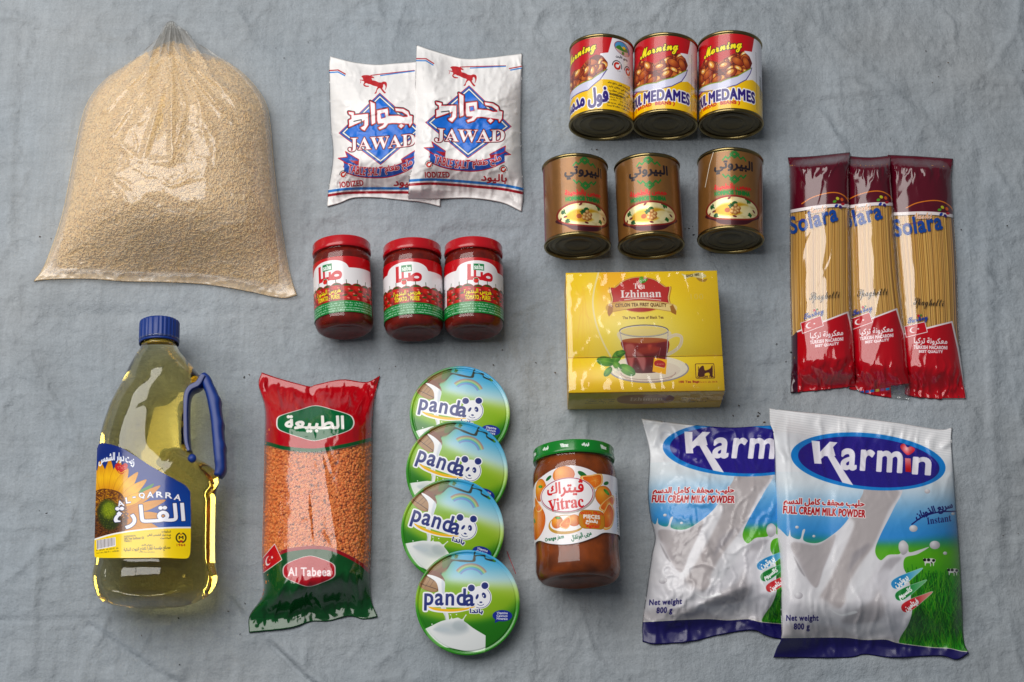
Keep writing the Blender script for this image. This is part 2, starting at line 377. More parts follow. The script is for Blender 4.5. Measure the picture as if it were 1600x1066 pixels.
    # seal, oval badge
    c.put(sstep(205, 190, c.Y-.13*c.X+0*c.X), 'e9e9eb'); 
    for i in range(-20, 22): c.line([(0, i*9), (1620, i*9+.15*1620)], 3, 'cfd0d3' if i % 2 else 'f6f6f8', .8)
    c.put(sstep(215, 195, c.Y-.15*c.X), 'e9e9eb', .25)
    c.poly(ell(808, 442, 588, 214, rot=5.5, n=90), '1585cc'); c.poly(ell(812, 446, 538, 186, rot=6, n=90), '2b1f86')
    c.poly([(378,284),(440,290),(444,368),(516,292),(575,298),(486,392),(450,424),(456,460),(400,458)], 'eceaf2')
    c.poly([(486,380),(528,366),(694,622),(612,602)], 'eceaf2'); c.poly([(440,392),(540,330),(560,400),(486,402)], 'eceaf2')
    c.text('arm', 608, 362, 1062, 512, 'eceaf2', bold=17, rot=3.5); c.text('n', 1150, 416, 1278, 536, 'eceaf2', bold=17, rot=4)
    c.poly([(1086,416),(1130,420),(1134,524),(1090,520)], vgrad(420, 'e08a90', 520, 'b80f1c'))
    c.poly(smooth([(1105,394),(1056,346),(1054,318),(1080,308),(1104,334),(1130,328),(1160,346),(1150,372)]), rgrad(1100, 345, 60, 'f6c6c8', 'd01828'))
    c.text(ar('حليب مجفف كامل الدسم'), 168, 728, 778, 795, 'b5141f', bold=4, ol=('f4f2f2', 5), rot=2)
    c.text('FULL CREAM MILK POWDER', 165, 795, 785, 850, 'b5141f', bold=5, ol=('f6f4f4', 5), rot=3)
    c.text(ar('سريع الذوبان'), 1160, 780, 1450, 852, '201f6e', bold=4, rot=-17, arc=8); c.line(smooth([(1138,918),(1220,862),(1340,826),(1470,820)], False), 10, '201f6e')
    c.text(serif('Instant'), 1252, 856, 1436, 908, '201f6e', rot=-8)
    c.text('Net weight', 188, 1606, 430, 1662, '241c6c', bold=3); c.text('800 g', 246, 1670, 362, 1728, '241c6c', bold=3)
    bot = smooth([(0,1775),(160,1778),(600,1774),(780,1792),(940,1790),(1040,1818),(1280,1850),(1420,1858),(1520,1880),(1620,1880)], False)
    c.poly(np.concatenate([bot, [(1620,1990),(0,1990)]]), '1d1560'); c.line(bot, 5, 'd8d6c8')
    return c

# ---- lentil bag (units: 4.846 per photo pixel from 370,570); clear film in the middle
def art_lentil():
    c = Cv(60, 20, 1130, 2080, .5, 'c8c0b8', 0.0)
    c.poly([(60,20),(1130,20),(1130,570),(1020,562),(840,610),(580,640),(360,620),(60,560)], 'b01020')
    c.line(smooth([(60,590),(220,596),(360,630),(560,648),(700,634),(860,604),(1020,566),(1130,560)], False), 26, '0b5a2e')
    P = lambda k: np.array([(595+(x-595)*k, 445+(y-445)*k) for x, y in smooth([(298,440),(306,400),(350,376),(480,338),(595,308),(720,336),(850,376),(886,412),(888,460),(850,500),(720,545),(590,578),(470,550),(340,505),(304,478)], n=5)])
    c.poly(P(1), 'efe9e6'); c.poly(P(.965), '08673c')
    c.text(ar('الطبيعة'), 368, 388, 808, 508, 'f0ece8', bold=11)
    top = smooth([(60,1560),(195,1540),(330,1420),(480,1385),(600,1378),(720,1394),(850,1450),(950,1510),(1010,1562),(1130,1600)], False)
    c.poly(np.concatenate([top, [(1130,2080),(60,2080)]]), '0a5224')
    c.line(top+[0, 6], 26, '9a1222')
    Q = lambda k: np.array([(546+(x-546)*k, 1563+(y-1563)*k) for x, y in smooth([(346,1560),(360,1520),(420,1484),(546,1446),(650,1470),(735,1510),(748,1560),(735,1610),(640,1655),(540,1682),(440,1650),(362,1610)], n=5)])
    c.poly(Q(1), 'ddc8c8'); c.poly(Q(.955), 'b01428'); c.text('Al Tabeea', 390, 1536, 712, 1600, 'efdfe0', bold=5)
    flag(c, [(190, 1470), (286, 1358), (342, 1476), (190, 1585)])
    c.line([(60,1912),(1130,1912)], 4, '083e1a', .6)
    c.al = np.clip(c.al, 0, 1)
    return c

# ---- spaghetti bag (units: photo pixels of the right-hand bag)
def art_spag():
    c = Cv(1380, 232, 1516, 634, 4.0, '3a0a1c', 0.0)
    c.poly([(1380,225),(1516,225),(1516,342),(1490,336),(1440,331),(1397,333),(1380,334)], '5e1026')
    c.line(smooth([(1380,335),(1397,334.5),(1440,333),(1470,334.5),(1491,338),(1516,343)], False), 5, 'efe6e6')
    c.line(smooth([(1416,325),(1432,317.5),(1455,313.5),(1472,315),(1484,322),(1490,331)], False), 1.6, 'd8842a')
    for x, y, col, r in ((1472.6,324,'c8c838',40), (1479.5,326.5,'d86a28',60), (1468,328,'58a032',-10), (1481,333.5,'b81c30',10), (1470.5,335,'2444a0',-40), (1477,337.5,'40287c',50)):
        c.poly(ell(x, y, 3, 2.2, rot=r, n=14), col)
    c.text(script('Nashi'), 1425, 332, 1456, 342, 'e0a06a', rot=-2, ol=('f2e8e0', .5))
    c.text('Solara', 1396, 338, 1471, 364, '1d4f9a', bold=2.0, rot=-9.5); c.line([(1406,352),(1440,347)], 1.2, '7a3a8c', .7)
    c.text(script('Spaghetti'), 1427, 466, 1475, 483, '2a2418', rot=3)
    c.poly([(1380,545),(1412,519),(1412,640),(1380,640)], '3f0a24'); c.poly([(1496,540),(1516,543),(1516,640),(1505,640)], '3f0a24')
    pan = [(1408,523),(1448,513),(1487.5,503),(1497,545),(1509,614),(1512,640),(1408,640)]
    c.poly(pan, 'b4091f'); c.line(pan[:6], 2.6, 'f0e6e6')
    flag(c, [(1413,510.5),(1445,503),(1449,519),(1416,527)])
    c.text(script('Turkey'), 1418, 494, 1450, 506, '2a4a9a', rot=-12, bold=.5); c.poly(ell(1435, 493.5, 2.2, n=10), 'c02030'); c.poly(ell(1439, 492.5, 1.5, n=10), '3a8a3a')
    c.text(ar('معكرونة تركيا'), 1428, 528, 1480, 539.5, 'f2e2e4', bold=.5, rot=1.5)
    c.text('TURKISH MACARONI', 1428, 540.5, 1480, 545.5, 'f2e2e4', bold=.7, rot=1); c.text('BEST QUALITY', 1436, 547.5, 1473, 552, 'f2e2e4', bold=.7, rot=1)
    for i, col in enumerate(('3a62b0', '3a62b0', '2a80c0', 'd8c060', 'b060a0', '30a0d0')): c.poly(rbox(1424+i*8, 625, 1430+i*8, 629), col)
    # clear film margins
    c.put(sstep(621.5, 622.5, c.Y)*(c.X < 1423)+sstep(621.5, 622.5, c.Y)*(c.X > 1472), '3a0a1c', 1, True)
    return c

# ---- tea box (top face 0..1080 x 0..840)
def art_tea():
    c = Cv(0, 0, 1080, 840, .66, 'ffd816')
    def bgc(X, Y):
        t = np.clip(np.hypot((X-520)/560, (Y-470)/430), 0, 1)[..., None]; a = C('fff0aa')*(1-t)+C('ffd408')*t
        return a
    c.poly(rbox(0, 0, 1080, 840), bgc)
    c.put(sstep(130, 60, np.abs(c.X-330+ (c.Y-100)*.1))*sstep(0, 200, c.Y+200)*sstep(420, 20, c.Y), 'f4b050', .5, blur=20)
    c.put(np.clip(fbm(c.X*.01, c.Y*.004, 3), 0, 1)*sstep(300, 100, c.X), 'f6b450', .4, blur=10)
    c.put(sstep(620, 840, c.Y)*np.clip(.5+fbm(c.X*.006, c.Y*.006, 9), 0, 1), 'f6b838', .35)
    sw = smooth([(235,0),(200,120),(186,230),(205,370),(250,500),(300,600)], False)
    c.poly(np.concatenate([sw, [(0,600),(0,0)]]), vgrad(0, 'fbd624', 220, 'f8dc5a', True), .8); c.line(sw, 12, 'f6e8b8', .9)
    q = random.Random(3)
    for i in range(8): c.line(smooth([(q.uniform(10,180), q.uniform(60,700)), (q.uniform(10,180), q.uniform(60,700)), (q.uniform(10,180), q.uniform(60,700))], False), 2, 'e8a828', .35)
    # badge
    bd = lambda k: np.array([(525+(x-525)*k, 140+(y-140)*k) for x, y in smooth([(310,115),(345,112),(420,60),(525,40),(630,60),(705,112),(740,115),(724,190),(716,262),(525,232),(330,262),(322,190)], n=5)])
    c.poly(ell(525, 230, 150, 60), 'b82a20'); c.line(ell(525, 230, 150, 60), 6, 'e8c050', closed=True)
    c.poly(bd(1.04), 'c8962e'); c.poly(bd(1.0), 'f2dc9a'); c.poly(bd(.97), 'a81c1c'); c.poly(bd(.94), 'c0302a')
    c.poly(smooth([(300,225),(525,205),(755,235),(752,290),(525,258),(305,285)], n=5), vgrad(300, 'd8a848', 525, 'f4dc9a', True)); c.poly([(300,228),(330,240),(322,290),(296,318),(286,290)], 'b07820'); c.poly([(752,240),(730,250),(738,295),(770,312),(774,288)], 'b07820')
    c.line(smooth([(300,228),(525,207),(755,238)], False), 3, 'b07820'); c.line(smooth([(305,285),(525,258),(752,290)], False), 3, 'b07820')
    c.text('CEYLON TEA FIRST QUALITY', 345, 224, 705, 252, '6a4010', bold=2, arc=6, rot=.5)
    c.text(serif('Tea', 0x1D400, 0x1D41A), 478, 84, 560, 124, 'f6eeea'); c.text(serif('Izhiman'), 385, 132, 672, 186, 'f8f0ee', bold=1)
    c.line(smooth([(410,200),(520,192),(668,206)], False), 5, 'f4e8e4')
    c.poly(smooth([(522,80),(524,46),(545,36),(552,60)]), '6aa81e'); c.poly(smooth([(528,84),(545,58),(584,54),(560,80)]), '4e9416')
    c.text('The Pure Taste of Black Tea', 392, 318, 680, 336, '8a6a28', bold=1.6)
    # cup and saucer
    c.poly(ell(560, 685, 275, 92), 'f4ead6'); c.line(ell(560, 685, 275, 92, a0=-20, a1=200), 9, 'a8a0a8'); c.poly(ell(555, 695, 225, 66), 'eadccb', .9); c.line(ell(555, 712, 190, 48, a0=0, a1=180), 5, 'c0a49c'); c.line(ell(555, 730, 170, 42, a0=0, a1=180), 4, 'd8b4a0')
    cup = smooth([(368,420),(384,520),(402,620),(440,700),(540,716),(650,706),(686,620),(700,520),(708,420)])
    c.poly(cup, 'efe4d4', .75)
    tea = smooth([(380,490),(540,506),(704,490),(690,600),(668,680),(630,706),(540,714),(450,704),(412,640),(396,570)])
    c.poly(tea, vgrad(490, '9c2a20', 710, '5c0c14')); c.clip = c.cov(c.edges(tea))
    for p, col, a in (([(400,520),(470,530),(440,690),(420,640)], 'd88a80', .7), ([(470,560),(540,610),(520,700)], 'e0a8a0', .6), ([(560,520),(590,520),(570,560)], 'd8604a', .8), ([(620,520),(690,510),(660,680),(640,600)], '7c1420', .8), ([(500,540),(640,535),(620,570),(510,580)], 'c05030', .6)): c.poly(smooth(p), col, a, blur=8)
    c.clip = None
    c.poly(ell(540, 488, 162, 20), 'b8642c', .9)
    c.poly(ell(538, 420, 170, 40), 'f2dc8c', .8); c.line(ell(538, 420, 170, 40), 7, '6a6068', closed=True); c.line(ell(538, 422, 166, 37), 3, 'f8f4ee', closed=True)
    c.line([(368,425),(392,560),(412,650)], 6, 'c8bcc4'); c.line([(708,425),(694,560),(676,650)], 6, 'c8bcc4')
    hd = smooth([(712,470),(760,452),(798,468),(790,520),(750,560),(700,586)], False); c.line(hd, 22, 'f0e6dc', .9); c.line(hd, 8, 'f6ddb0', .8)
    for x, y, rx, ry, r in ((260, 628, 62, 34, 10), (340, 600, 48, 30, -60), (410, 690, 62, 34, 30), (275, 700, 40, 22, -50), (340, 660, 40, 24, 50), (370, 575, 34, 22, -20)):
        c.poly(ell(x, y, rx, ry, rot=r), rgrad(x-8, y-8, rx, '86b848', '3c7a26')); c.line([(x-rx*.8*math.cos(R_(r)), y-rx*.8*math.sin(R_(r))), (x+rx*.8*math.cos(R_(r)), y+rx*.8*math.sin(R_(r)))], 2.5, '9cc060')
    leafy(c, 345, 690, 26, 'e8e4d0', 9, 2)
    c.line([(650,540),(628,620)], 1.5, 'e8d8c8'); tag_ = [(600,608),(690,622),(676,724),(584,704)]
    c.poly(tag_, 'f4b810'); c.poly(smooth([(604,634),(640,626),(676,646),(668,678),(630,672),(602,660)]), 'b8302a'); c.scrib(612, 646, 664, 658, 'f4e0c0', 1, 2); c.line([(606,666),(668,682)], 5, 'e8d090')
    # ribbon, emblem, small print
    c.poly(smooth([(825,20),(870,30),(940,14),(985,24),(1000,44),(960,56),(900,44),(850,58),(838,40)]), 'efe2b0'); c.text('SINCE 1893', 858, 24, 950, 42, '4a3a18', rot=-6, bold=1); c.poly(smooth([(930,50),(980,62),(1006,58),(990,80),(950,76)]), 'c0983a')
    c.text('100', 880, 165, 970, 205, 'f4d868', .6)
    c.line(rbox(885, 655, 1015, 755, 8), 4, '5a2412', closed=True)
    c.poly(smooth([(900,740),(910,690),(940,668),(950,700),(985,690),(1004,668),(1000,740),(984,742),(978,718),(950,722),(940,742)]), '5a2412'); c.line([(905,675),(905,735)], 4, '5a2412'); c.text('CEYLON TEA', 895, 738, 1008, 750, '5a2412', bold=1.4)
    c.text('100 Tea Bags', 765, 770, 905, 788, 'b84a20', bold=2); c.scrib(910, 770, 1030, 788, 'b84a20', 1, 5)
    return c
def art_tea_side():
    c = Cv(0, 0, 1080, 330, .5, 'e0c040')
    c.poly(rbox(0, 0, 1080, 330), vgrad(0, 'e4c24a', 1080, 'dcb83c', True))
    c.poly(smooth([(380,60),(700,60),(720,200),(540,240),(360,200)]), '8a4a2a', .6); c.text(serif('Izhiman'), 430, 100, 660, 170, 'e0c8a8')
    c.scrib(120, 120, 320, 220, '7a5a20', 3, 1); c.scrib(780, 120, 980, 220, '7a5a20', 3, 2)
    return c

# ---- round cheese box lid (units: 5.922 per photo pixel from 640,850)
def art_cheese():
    c = Cv(20, 20, 1060, 1060, .6, '4a9a1e')
    c.poly(rbox(0, 0, 1080, 1080), vgrad(200, '62a426', 900, '2c7c16'))
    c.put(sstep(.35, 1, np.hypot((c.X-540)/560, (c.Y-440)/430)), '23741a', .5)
    sk = np.clip(sstep(470, 330, c.Y-.18*(c.X-540)), 0, 1)
    def skyc(X, Y):
        t = sstep(60, 400, Y)[..., None]; return C('3fa6d4')*(1-t)+C('cfe4e4')*t
    c.put(sk*sstep(180, 460, c.X+.4*(c.Y-200)), skyc, 1, blur=30)
    c.put(sstep(520, 380, np.hypot((c.X-470)*.8, (c.Y-440)*1.6))*sstep(300, 460, c.Y), 'a6c42c', .8, blur=20)
    for i, col in enumerate(('d84a30', 'e89a30', 'ecd84a', '5cb05a', '4a8ad0', '8a6ab8')):
        c.line(ell(565, 330, 165-i*10, 158-i*10, a0=215, a1=328, n=30), 10, col, .5, blur=4)
    tr = smooth([(330,110),(380,95),(372,130),(470,135),(560,140),(580,125),(590,60),(605,60),(600,88),(690,85),(700,115),(770,130),(790,150),(700,130),(680,100),(608,100),(595,150),(480,155),(392,150),(345,220),(300,250),(270,300),(210,260),(290,200)])
    c.poly(tr, '2a2a14', .95, blur=2); c.poly(smooth([(150,240),(250,160),(330,110),(340,220),(300,260),(230,270)]), '8a5a26', .8, blur=10); c.poly(smooth([(300,120),(370,110),(360,180),(300,220)]), '4a7a26', .7, blur=8)
    leafy(c, 780, 138, 22, '4a8a20', 8, 7); leafy(c, 420, 100, 30, '3f7a24', 9, 8)
    # barrel and milk
    c.poly(smooth([(82,390),(110,330),(160,270),(200,240),(270,265),(318,330),(300,360),(250,440),(170,440)]), '7a4628')
    c.poly(smooth([(84,392),(120,320),(160,290),(235,345),(255,410),(225,446),(150,430)]), 'a8845c')
    for k in (0, 40, 80): c.line([(100+k, 400), (150+k*1.1, 300)], 3, '5a3a20')
    c.line([(95,370),(250,420)], 6, '4a3020'); c.line([(140,295),(245,350)], 6, '4a3020')
    milk = smooth([(150,285),(230,295),(316,345),(322,430),(326,560),(356,640),(368,700),(380,840),(330,830),(336,700),(310,640),(262,520),(262,430),(236,350)], n=5); c.poly(milk, 'eef0f2'); c.poly(smooth([(290,350),(318,350),(326,600),(370,830),(350,830),(320,640)]), 'c2ccd8', .6, blur=8)
    pool = np.concatenate([smooth([(140,800),(210,765),(300,720),(380,700),(390,655),(398,695),(450,685),(490,700),(520,660),(528,660),(505,710),(540,740),(600,785),(712,850)], False, 4), [(712,1012),(520,1000),(380,972),(262,962),(180,880)]])
    c.poly(pool, 'f0f2f2'); c.clip = c.cov(c.edges(pool))
    c.poly(ell(400, 790, 160, 60), 'c8d0d4', .8, blur=24); c.poly(ell(470, 760, 70, 50), 'b4bec2', .6, blur=16); c.poly(ell(300, 800, 80, 20), 'c8d2d8', .7, blur=10); c.clip = None
    for x, y in ((525,660), (380,660), (436,656), (210,752)): c.poly(ell(x, y, 6, n=10), 'f4f6f6')
    # word mark
    base = [(130,460),(480,400),(540,420),(560,365),(600,375),(660,375),(690,345),(735,360),(738,420),(762,480),(740,550),(690,590),(560,600),(420,625),(260,625),(190,600),(170,635),(120,630)]
    c.poly(smooth([(150,585),(280,600),(420,604),(640,570),(700,585),(560,612),(420,640),(270,640),(180,620)]), 'f6f6fa')
    c.poly(rbox(180, 470, 600, 590), 'f6f6fa'); c.poly(ell(655, 490, 108, 110), 'f6f6fa')
    for x, y in ((570, 402), (696, 378)): c.poly(ell(x, y, 42), 'f6f6fa')
    c.text('pand', 136, 412, 516, 620, '24357e', bold=9, ol=('f6f6fa', 15))
    c.poly(smooth([(172,585),(280,602),(400,605),(520,592),(620,575),(520,612),(400,630),(280,626),(210,612)]), 'f2c01c')
    c.poly(ell(655, 490, 98, 100), 'f6f6fa')
    for x, y, r in ((570, 402, 32), (696, 378, 32)): c.poly(ell(x, y, r), '24357e')
    c.line(ell(655, 490, 98, 100, a0=-50, a1=110), 4, '24357e'); c.poly(ell(690, 470, 18, 28, rot=-25), '24357e'); c.poly(ell(626, 484, 12, 26, rot=20), '24357e'); c.poly(ell(662, 536, 14, 8), '24357e'); c.line(ell(660, 540, 34, 26, a0=30, a1=150), 4, '24357e')
    c.poly(ell(684, 474, 6, 8), 'f6f6fa')
    c.text('pand', 136, 412, 516, 620, '24357e', bold=9); c.text('a', 516, 466, 598, 570, '24357e', bold=10)
    c.text(ar('باندا'), 562, 600, 680, 648, '24357e', bold=5, ol=('f4f4f8', 7))
    c.poly(ell(865, 660, 92, 54), '23379a'); c.poly([(800,690),(850,705),(795,730)], '23379a')
    for i, t in enumerate(('Vitamins', 'Calcium', 'Minerals')): c.text(t, 812, 624+i*27, 912, 644+i*27, 'f0f0f6', bold=2)
    # raised edge of the lid
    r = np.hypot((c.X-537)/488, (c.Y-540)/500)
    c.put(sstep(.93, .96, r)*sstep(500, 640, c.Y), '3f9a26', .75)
    return c

# ---- bean can label (arc units; the second side sits half way round)
BEAN_R = 290.0
def beans(c, U, region, seed):
    c.poly(region, '6e1e10'); c.clip = c.cov(c.edges(region)); q = random.Random(seed); mn, mx = region.min(0), region.max(0)
    for i in range(80):
        x, y = q.uniform(mn[0], mx[0]), q.uniform(mn[1], mx[1]); r = q.uniform(46, 66); a = q.uniform(0, 180)
        b = ell(x, y, r, r*.52, rot=a, n=20); c.line(b, 9, '54120a', closed=True); c.poly(b, rgrad(x-r*.2, y-r*.25, r, 'd2803a', '8e3414'))
        if i % 2: c.poly(ell(x-r*.1, y-r*.15, r*.6, r*.3, rot=a, n=16), 'eab45c', .9); c.poly(ell(x-r*.2, y-r*.2, r*.3, r*.12, rot=a, n=12), 'fbeec0', .9)
    c.clip = None
def art_bean():
    c = Cv(-600, 170, 1222, 910, .55, 'eceaf0'); U, B = cyl(355, 175, 352, 904, BEAN_R, 122)
    c.poly(rbox(-600, 690, 1222, 910), 'f2c808')
    sh = lambda p, o: U(p)+[o, 0]
    # English side
    c.poly(np.concatenate([[(-455,170),(330,170)], U([(566,112),(540,247),(470,240)]), [(100,640),(-455,700)]]), 'bf0f1e')
    c.poly(np.concatenate([U([(480,505),(540,500),(590,540),(640,620)]), [(500,910),(-455,910),(-455,680)]]), 'f2c808')
    c.poly(np.concatenate([[(-455,640)], U([(100,600),(250,592),(390,548),(480,500),(528,410),(400,440),(120,540)]), [(-455,560)]]), 'd8d8ec'); 
    c.line(U([(68,604),(130,606),(250,592),(390,548),(480,500),(520,440),(536,390)]), 8, '5a4a90')
    beans(c, U, np.concatenate([[(-455,470)], U([(110,318),(170,325),(240,345),(330,290),(400,250),(460,245),(515,290),(540,350),(520,400),(400,465),(250,515),(120,545)]), [(-455,590)]]), 4)
    c.line(np.concatenate([[(-455,596)], U([(120,548),(250,520),(400,468),(526,396)])]), 9, '8a9a20')
    c.text(script('Morning'), -290, 275, 95, 390, 'f4e420', bold=5, ol=[('2a1208', 6)], rot=-7)
    c.text('FOUL', -440, 705, -262, 795, '34207c', bold=11, ol=('f4f2f6', 10)); c.text('MEDAMES', -228, 702, 224, 796, '34207c', bold=11, ol=('f4f2f6', 10), arc=4)
    c.text('( BROAD  BEANS )', -345, 808, 64, 845, 'c0281c', bold=5)
    barcode(c, 312, 520, 366, 720, '2a2a30', 26, 4, True)
    E = [[[250, y], [262, y+8]] for y in range(330, 840, 14)]; c.put(c.strokecov(E, 4), '5a5450', .8)
    # Arabic side
    o = 911
    c.poly(np.concatenate([[(o-456,170), (o+150,170)], sh([(442,82),(402,230),(330,240)], o), [(o-60,640),(o-456,700)]]), 'bf0f1e')
    c.poly(np.concatenate([[(o-456,760)], sh([(75,660),(200,580),(320,490),(330,480),(430,482),(530,510),(640,575)], o), [(1222,720),(1222,910),(o-456,910)]]), 'f2c808')
    c.poly(np.concatenate([[(o-456,740)], sh([(90,645),(220,580),(330,480),(390,390),(300,440),(90,570)], o), [(o-456,620)]]), 'd8d8ec')
    c.line(sh([(75,655),(220,580),(330,480),(392,385)], o), 8, '5a4a90')
    beans(c, U, np.concatenate([[(o-456,500)], sh([(90,400),(150,380),(215,300),(290,250),(345,260),(395,320),(398,350),(380,390),(250,480),(90,570)], o), [(o-456,640)]]), 7)
    c.line(np.concatenate([sh([(90,572),(250,482),(385,388)], o)]), 9, '8a9a20')
    c.text(script('Morning'), o-440, 270, o-62, 385, 'f4e420', bold=5, ol=[('2a1208', 6)], rot=-9)
    c.text(ar('فول مدمس'), o-500, 690, o+45, 862, '34207c', bold=13, ol=('f4f2f6', 10), rot=-4)
    x, y = U([(540, 190)])[0]+[o, 0]
    c.poly(ell(x, y, 98, 62, rot=12), '8a4a6a'); c.poly(ell(x, y, 90, 55, rot=12), '5aa0d0'); c.poly(ell(x, y+22, 84, 36, rot=12), 'd8b8b0'); c.poly(smooth([(x-80,y+8),(x-40,y-24),(x,y),(x+40,y-20),(x+70,y+10),(x,y+24)]), '4a8a3a'); c.poly(ell(x+12, y-10, 18, 14), 'f4d020'); c.poly(ell(x, y+42, 16, 14), '5a8a3a')
    c.text(ar('وادي الأردن'), x-80, y+72, x+60, y+104, '3a3a40', bold=2); 
    for p in ((485, 352), (585, 402)): ring_icon(c, *(U([p])[0]+[o, 0]), 48)
    for i, (t, w) in enumerate((('المكونات فول ملح ماء', 150), ('يحفظ في مكان بارد', 140), ('فول مدمس معلب', 130))): c.text(ar(t), o+150-w*.7, 622+i*34, o+150+w, 646+i*34, '5a4a10', bold=1.5, rot=3)
    c.text('INGREDIENTS', o+60, 724, o+230, 742, '4a3a10', bold=3, rot=2); c.scrib(o+50, 744, o+290, 790, '5a4a10', 2, 6, .9); c.scrib(o+40, 795, o+320, 850, '4a3a10', 2, 7, .9)
    return c

# ---- chickpea dip can label
HUM_R = 310.0
def art_hummus():
    c = Cv(-974, 150, 974, 925, .5, '8e6638')
    c.poly(rbox(-974, 150, -498, 925), '8c1230')
    for y0, sg in ((222, 1), (462, -1)):
        x = -12; w = 11
        for k in (46, 24): c.line(np.array([(0,-k),(k*.95,0),(0,k),(-k*.95,0)])*[1, .78]+[x, y0], w, '0f7a34', closed=True)
        c.line(np.array([(-112,38),(-84,6),(-62,28),(-34,-2)])*[1, sg]+[x, y0+sg*14], w+2, '0f7a34'); c.line(np.array([(112,38),(84,6),(62,28),(34,-2)])*[1, sg]+[x, y0+sg*14], w+2, '0f7a34')
    c.text(ar('البيروتي'), -208, 272, 178, 400, '241822', bold=9)
    c.text(ar('حمص بالطحينة'), -210, 500, 156, 560, 'cc2020', bold=5); c.text('HOMMOS TEHINA', -205, 566, 142, 602, '157a34', bold=7)
    x, y = -24, 725
    c.poly(smooth([(x-282,y+30),(x-180,y+110),(x-110,y+150),(x,y+162),(x+110,y+150),(x+190,y+105),(x+282,y+20)]), '4a1220'); c.poly(ell(x, y, 290, 118), '8c2c1c'); c.poly(ell(x, y+2, 268, 102), 'e8dcae'); c.clip = c.cov(c.edges(ell(x, y+2, 268, 102)))
    c.put(np.clip(fbm(c.X*.012, c.Y*.03, 5)*1.4, 0, 1), 'b89a58', .6)
    c.poly(smooth([(x-190,y+30),(x-120,y-30),(x-20,y-40),(x+90,y-45),(x+150,y-20),(x+60,y+60),(x-60,y+75)]), 'c8960e', .9, blur=12); c.poly(smooth([(x+20,y+10),(x+120,y-30),(x+190,y),(x+120,y+50)]), 'efe2b4', .9, blur=10)
    for a, b, r in ((-210, -30, 36), (-170, 66, 36), (150, -80, 36), (170, 50, 32), (0, -32, 44), (-30, -10, 24)): leafy(c, x+a, y+b, r, '1e5a24', 12, int(a+b)+300)
    for a, b in ((-4, 10), (22, -18), (28, 16), (-10, 40), (44, 34), (20, 48), (50, 4)): c.poly(ell(x+a, y+b, 21, 19), rgrad(x+a-6, y+b-6, 24, 'f0d49a', '9a5c28'))
    c.poly(ell(x-58, y+24, 26, 22), '9a4c1c', .9)
    for a, b in ((-40, -88), (12, 82), (-240, 40), (215, 8), (-190, 20)): c.poly(ell(x+a, y+b, 20, 9, rot=a), '6a1c20')
    c.clip = None
    c.mottle(.05, .02, 4)
    return c

# ---- tomato puree jar label
TOM_R = 272.0
def art_tomato():
    c = Cv(-546, 330, 420, 850, .62, 'f0ecee')
    dome = np.concatenate([[(-546,442)], smooth([(-262,442),(-230,400),(-150,374),(-50,365),(60,374),(130,402),(160,442)], False), [(420,432),(420,330),(-546,330)]])
    c.poly(dome, 'c01420')
    c.poly([(-150,398),(-118,398),(-118,516),(-150,545)], 'c81a2c'); c.poly(rbox(-150, 512, 60, 545), 'c81a2c'); c.poly([(-92,452),(-70,452),(-70,545),(-92,545)], 'c81a2c'); c.poly([(-30,470),(-8,470),(-8,545),(-30,545)], 'c81a2c')
    c.poly(smooth([(-8,500),(40,468),(84,478),(94,512),(70,545),(-8,545)]), 'c81a2c'); c.poly(ell(46, 510, 24, 12), 'f0ecee')
    c.poly(ell(-70, 548, 30, 27), 'f0ecee'); c.poly(ell(-70, 550, 24, 22), 'd03028'); c.line([(-86,532),(-70,528),(-54,532)], 8, '2a6a2a')
    c.poly(rbox(-94, 395, 4, 455), '12824a'); c.text(serif('saba'), -86, 402, -4, 446, 'f0f4ee', bold=2)
    q = random.Random(2)
    for row, (yy, r) in enumerate(((640, 62), (690, 50), (730, 46))):
        for i in range(-6, 6):
            x = i*92+(46 if row % 2 else 0)-50+q.uniform(-8, 8); y = yy+q.uniform(-6, 6); rr = r*q.uniform(.95, 1.12)
            c.poly(ell(x, y, rr*1.05, rr*.92), rgrad(x-12, y-18, rr*1.15, 'd83424', '7c0c10')); c.poly(ell(x+18, y-10, 13, 7, rot=15), 'f0a898', .7)
            for k in range(6 if row == 0 else 4):
                a = R_(-160+k*28); c.line([(x, y-rr*.62), (x+36*math.cos(a), y-rr*.62+22*math.sin(a)+8)], 7, '2c5a20')
            if row == 0: c.line([(x, y-rr*.62), (x+q.uniform(-6, 6), y-rr-26)], 6, '37522a')
    c.text(ar('هريس البندورة'), -182, 624, 76, 676, 'f4dc20', bold=3, ol=('5a1010', 2)); c.text('TOMATO - PUREE', -170, 682, 66, 720, 'f6e020', bold=3, ol=('6a1010', 2))
    c.poly(rbox(-546, 738, 420, 850), '0e8038'); c.scrib(-530, 748, 410, 788, 'e6f2ea', 2, 4, .85, .6); c.scrib(-530, 792, 410, 834, 'e6f2ea', 2, 14, .85, .5)
    c.poly(rbox(-520, 480, -395, 738), 'eceaee'); barcode(c, -500, 560, -430, 735, '2a2a30', 26, 6, True); c.poly(rbox(-546, 738, -380, 850), '0e8038'); c.scrib(-540, 748, -380, 788, 'e6f2ea', 2, 4)
    return c

